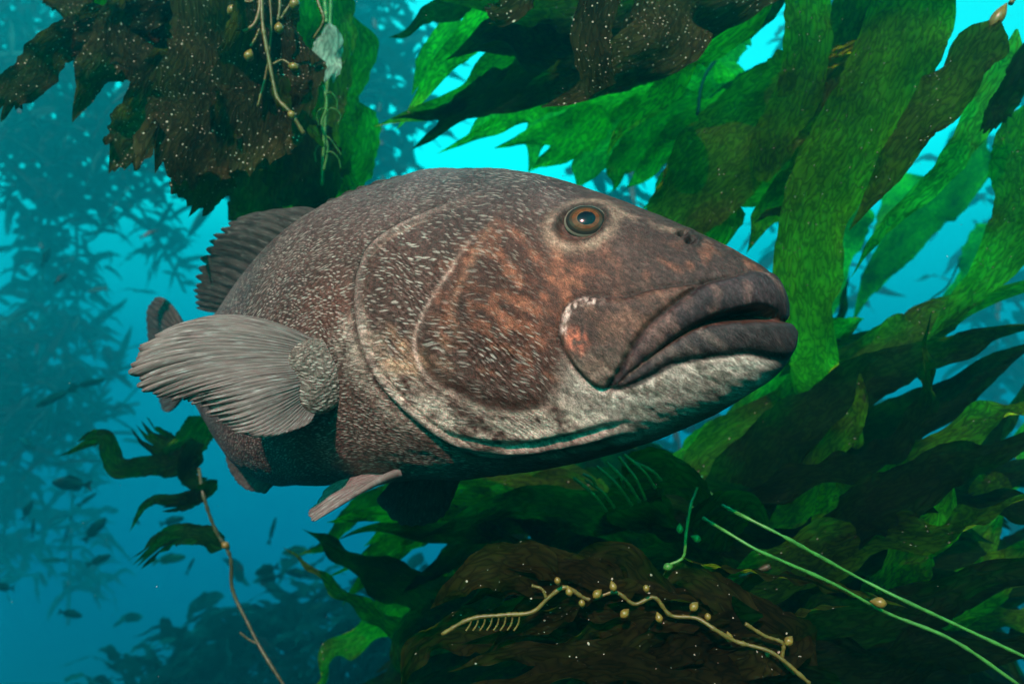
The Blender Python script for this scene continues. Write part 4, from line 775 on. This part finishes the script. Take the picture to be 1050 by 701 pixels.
far_kelp('hazy kelp column behind the broad right blade', (850, 620, 4.6), (870, -60, 4.6), 260, .34, .08, 19, 'f')
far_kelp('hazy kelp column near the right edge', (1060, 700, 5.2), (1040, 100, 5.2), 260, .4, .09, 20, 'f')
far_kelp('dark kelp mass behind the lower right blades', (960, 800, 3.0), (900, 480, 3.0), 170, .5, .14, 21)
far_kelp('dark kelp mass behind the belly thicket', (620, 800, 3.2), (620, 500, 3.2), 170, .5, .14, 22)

def kelp_mass(name, label, box, n, ln, w, seed, flat=.15, mat='d'):
    """kelp that reads as one mass: loose blades through a box"""
    r_ = np.random.default_rng(seed); VV, FF, CC, k = [], [], [], 0; lo, hi = np.array(box[0]), np.array(box[1])
    for i in range(n):
        p = r_.uniform(lo, hi); a = r_.uniform(0, 2 * math.pi); dv = np.array([math.cos(a), math.sin(a), r_.normal(0, flat)]); dv /= np.linalg.norm(dv); l = ln * r_.uniform(.6, 1.3)
        C_ = catmull([p, p + dv * l * .5 + [0, 0, .05], p + dv * l], 9); sd_ = norm(np.cross(dv, [r_.normal(0, .3), r_.normal(0, .3), 1.]) if flat < 1 else np.cross(dv, r_.normal(0, 1, 3)))
        ww = w * r_.uniform(.6, 1.3) * np.sin(np.pi * np.linspace(.06, .97, 9))**.7 / 2; u = np.linspace(-1, 1, 4)
        V = C_[:, None] + sd_ * (ww[:, None] * u)[..., None] + np.array([0, 0, .04]) * np.sin(u * 3 + i)[None, :, None]
        VV.append(V.reshape(-1, 3)); FF.append(grid_faces(9, 4) + k); k += 36; CC.append(np.stack(np.broadcast_arrays(ww[:, None] * u, np.linspace(0, l, 9)[:, None], 0.), -1).reshape(-1, 3))
    return tag(mesh_obj(name, np.vstack(VV), np.vstack(FF), KM[mat], None, {'fc': np.vstack(CC)}), label, 'kelp', kind='stuff')
kelp_mass('kelp_blocker_top', 'unseen kelp sheet added overhead to block light', ((-9, -.9, 3.9), (9, 2.6, 4.4)), 900, 1.3, .3, 51)  # added out of view to keep ambient light off the bass
kelp_mass('kelp_blocker_wall', 'unseen kelp added behind the viewer to block light', ((-8, -4.8, -6), (8, -3.6, 2.5)), 2200, 1.3, .3, 52, flat=1.2)  # added behind the camera to cut ambient light, low enough to pass the sun

kelp_mass('kelp_blocker_wall', 'unseen kelp added left of the viewer to block light', ((-7.5, -4.5, -6), (-6, 4.6, 4)), 1400, 1.3, .3, 54, flat=1.2)  # added outside the frame to block side light from the left
kelp_mass('kelp_blocker_wall', 'unseen kelp added right of the viewer to block light', ((5.4, -4.5, -6), (7, 4.2, 4)), 1400, 1.3, .3, 55, flat=1.2)  # added outside the frame to block side light from the right
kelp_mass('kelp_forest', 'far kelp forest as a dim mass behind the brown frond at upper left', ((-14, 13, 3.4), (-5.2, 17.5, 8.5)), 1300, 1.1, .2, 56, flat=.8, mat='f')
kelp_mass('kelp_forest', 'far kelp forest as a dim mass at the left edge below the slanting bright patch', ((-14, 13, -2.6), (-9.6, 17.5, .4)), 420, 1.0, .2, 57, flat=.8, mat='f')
kelp_mass('kelp_blocker_floor', 'unseen kelp added below the viewer to block light', ((-5, -4.2, -2.6), (5, .5, -1.5)), 900, 1.1, .3, 53)  # added below the frame to stop light from underneath

# ============================== small fish ==============================
def fish_parts(length, deep, seed=0):
    n, k = 22, 12; t = np.linspace(0, 1, n); h = deep * length * np.sin(np.pi * np.clip(t * .93 + .035, 0, 1))**.8 * (1 - .45 * t) + .012 * length; w = h * .42
    V = [(length * (.5 - .82 * t[i]), w[i] * math.sin(2 * math.pi * j / k), h[i] * math.cos(2 * math.pi * j / k)) for i in range(n) for j in range(k)]
    body = (np.array(V), grid_faces(n, k, True).tolist() + [list(range(k)), [(n - 1) * k + j for j in range(k)][::-1]])
    def sheet(pts): 
        p = np.array(pts, float) * length; m_ = len(p); q = p.copy(); p[:, 1] += .004 * length; q[:, 1] -= .004 * length
        return np.vstack([p, q]), [list(range(m_)), [m_ + i for i in range(m_)][::-1]] + [[i, (i + 1) % m_, m_ + (i + 1) % m_, m_ + i][::-1] for i in range(m_)]
    tail = sheet([(-.30, 0, .035), (-.40, 0, .09), (-.52, 0, .15), (-.45, 0, .0), (-.52, 0, -.15), (-.40, 0, -.09), (-.30, 0, -.035)])
    dd = deep * .95
    dors = sheet([(.22, 0, dd * .86), (.10, 0, dd * 1.25), (-.10, 0, dd * 1.0), (-.24, 0, dd * .75), (-.27, 0, dd * .42), (-.1, 0, dd * .6)])
    anal = sheet([(.02, 0, -dd * .75), (-.10, 0, -dd * 1.0), (-.22, 0, -dd * .75), (-.26, 0, -dd * .40), (-.1, 0, -dd * .55)])
    return body, tail, dors, anal
def fish_mat(name, top, bot):
    m, L = new_mat(name); tc = N(m, 'ShaderNodeTexCoord'); sp = N(m, 'ShaderNodeSeparateXYZ'); L(tc.outputs['Generated'], sp.inputs[0]); n = noise(m, L, tc.outputs['Object'], 60, 2)
    f = math_(m, L, 'ADD', sp.outputs[2], math_(m, L, 'MULTIPLY', n, .2)); c = ramp_out(m, L, f, [(.3, bot), (.75, top)])
    p = N(m, 'ShaderNodeBsdfPrincipled'); L(c, p.inputs['Base Color']); p.inputs['Roughness'].default_value = .35; o = N(m, 'ShaderNodeOutputMaterial'); L(p.outputs[0], o.inputs[0]); return m
M_f1 = fish_mat('small_fish_dark', (.008, .010, .012), (.02, .024, .026)); M_f2 = fish_mat('small_fish_olive', (.03, .045, .03), (.12, .15, .12))
protos = {}
def local_mesh(name, V, Fc, mat):
    me = bpy.data.meshes.new(name); me.from_pydata(np.asarray(V).tolist(), [], Fc); me.polygons.foreach_set('use_smooth', [name == 'body'] * len(me.polygons)); me.materials.append(mat); return me
for key, deep, mat in (('deep', .19, M_f1), ('slim', .11, M_f1), ('olive', .16, M_f2)):
    protos[key] = [(nm, local_mesh(nm, V, Fc, mat)) for nm, (V, Fc) in zip(('body', 'tail_fin', 'dorsal_fin', 'anal_fin'), fish_parts(1., deep))]
def small_fish(x, y, d, ln, yaw, pitch, kind, label):
    o = thing('small_fish', label, 'fish', P(x, y, 1.4 * d), 'small fish schooling in the blue water'); o.rotation_euler = (0, math.radians(-pitch), math.radians(yaw)); s = ln / F * d * 1.4 * 1.15; o.scale = (s, s, s)
    for nm, me in protos[kind]: link(bpy.data.objects.new(nm, me), o)
for a in [
 (47, 264, 5.5, 20, 80, 62, 'deep', 'small fish head-up against the bright slanting streak, upper of two'), (62, 286, 5.5, 16, 70, 40, 'deep', 'small fish just below another at the bright slanting streak'),
 (57, 407, 4.6, 34, 200, -28, 'slim', 'slim dark fish at far left, lower of a touching pair'), (91, 393, 4.8, 28, 10, 14, 'slim', 'slim dark fish at far left, upper of a touching pair'),
 (28, 455, 5.0, 24, 155, 18, 'deep', 'blurred fish alone at the left edge above the curled kelp blade'), (74, 496, 4.0, 36, 178, 4, 'deep', 'largest small fish, level, just below the curled kelp blade'),
 (89, 512, 5.5, 18, 20, 36, 'slim', 'thin tilted fish right below the largest small fish'), (28, 523, 5.0, 18, 60, 62, 'deep', 'steeply tilted fish near the left edge, upper of two'), (34, 541, 5.6, 18, 100, 78, 'deep', 'nearly vertical fish near the left edge, lower of two'),
 (72, 532, 5.0, 15, 120, 10, 'deep', 'round small fish seen almost end on'), (68, 547, 6.0, 14, 80, 70, 'slim', 'faint vertical fish under the round one'), (97, 543, 4.6, 26, 25, 48, 'deep', 'dark fish swimming steeply up right, above the star-shaped fish'),
 (101, 574, 4.6, 20, 30, 18, 'deep', 'star-shaped dark fish with spread fins left of the torn blade'), (56, 574, 6.2, 22, 180, 0, 'slim', 'faint level slim fish left of the star-shaped fish'), (140, 534, 5.0, 15, 140, 8, 'deep', 'round fish between the two torn lower blades, on the left'),
 (176, 534, 4.6, 20, 20, 12, 'deep', 'dark fish with spread fins between the two torn lower blades, on the right'), (173, 573, 4.0, 28, 10, 6, 'olive', 'pale-bellied fish half behind the lowest torn blade'), (195, 580, 5.5, 15, 60, 58, 'slim', 'tiny steep fish just right of the lowest torn blade'),
 (279, 544, 4.4, 24, 70, 66, 'slim', 'slim fish pointing up in open water right of the thin stipe'), (306, 565, 3.4, 30, 172, -8, 'olive', 'silvery green fish under the pelvic fin'), (274, 584, 4.2, 26, 165, -20, 'deep', 'dim fish left below the silvery green fish, upper of two'), (277, 592, 4.4, 22, 170, -14, 'deep', 'dim fish left below the silvery green fish, lower of two'),
 (305, 587, 4.4, 22, 170, 2, 'deep', 'dark rounded fish directly below the silvery green fish'), (3, 602, 4.8, 20, 185, 6, 'deep', 'dark fish cut by the left edge near the bottom'), (72, 629, 5.0, 20, 15, -18, 'deep', 'dim fish low in the blue water near the bottom left'), (125, 99, 5.0, 22, 160, -24, 'slim', 'slim fish beside the brown hanging frond at upper left'),
 (152, 240, 7.0, 16, 30, 30, 'slim', 'faint small fish in the water left of the dorsal fin'), (100, 297, 7.0, 20, 170, -10, 'slim', 'faint slim fish right of the bright slanting streak'),
]: small_fish(*a)

# ============================== drifting particles and the water itself ==============================
m_snow = plain_mat('drifting_particles', (.55, .55, .48), .6)
r_ = np.random.default_rng(99); VV, FF, k = [], [], 0
ico = np.array([(0, 0, 1), (.9, 0, -.3), (-.45, .78, -.3), (-.45, -.78, -.3)]); icf = np.array([(0, 1, 2), (0, 2, 3), (0, 3, 1), (1, 3, 2)])
for i in range(700):
    d_ = r_.uniform(.75, 3.4); p = P(r_.uniform(-60, 1110), r_.uniform(-60, 760) if r_.random() > .35 else r_.uniform(-40, 240), d_); s = r_.lognormal(-.4, .5) * .0005
    VV.append(p + ico * s * r_.uniform(.6, 1.4, 3)); FF.append(icf + k); k += 4
snow = mesh_obj('marine_snow', np.vstack(VV), np.vstack(FF), m_snow); tag(snow, 'tiny pale particles drifting in the water', 'particles', kind='stuff')
hz = bpy.data.meshes.new('haze'); X0, X1, Y0, Y1, Z0, Z1 = -24, 24, -6.5, 21, -13, 17
hz.from_pydata([(x, y, z) for x in (X0, X1) for y in (Y0, Y1) for z in (Z0, Z1)], [], [(0, 1, 3, 2), (4, 6, 7, 5), (0, 4, 5, 1), (2, 3, 7, 6), (0, 2, 6, 4), (1, 5, 7, 3)])
m, L = new_mat('sea_water_haze'); pv = N(m, 'ShaderNodeVolumePrincipled'); pv.inputs['Color'].default_value = (*HAZE_COLOR, 1); pv.inputs['Density'].default_value = HAZE_DENSITY
pv.inputs['Anisotropy'].default_value = HAZE_FORWARD; pv.inputs['Absorption Color'].default_value = (*HAZE_ABSORB, 1); o = N(m, 'ShaderNodeOutputMaterial'); L(pv.outputs[0], o.inputs['Volume']); hz.materials.append(m)
haze = link(bpy.data.objects.new('haze', hz)); tag(haze, 'blue-green sea water filling the whole view', 'water', kind='stuff')
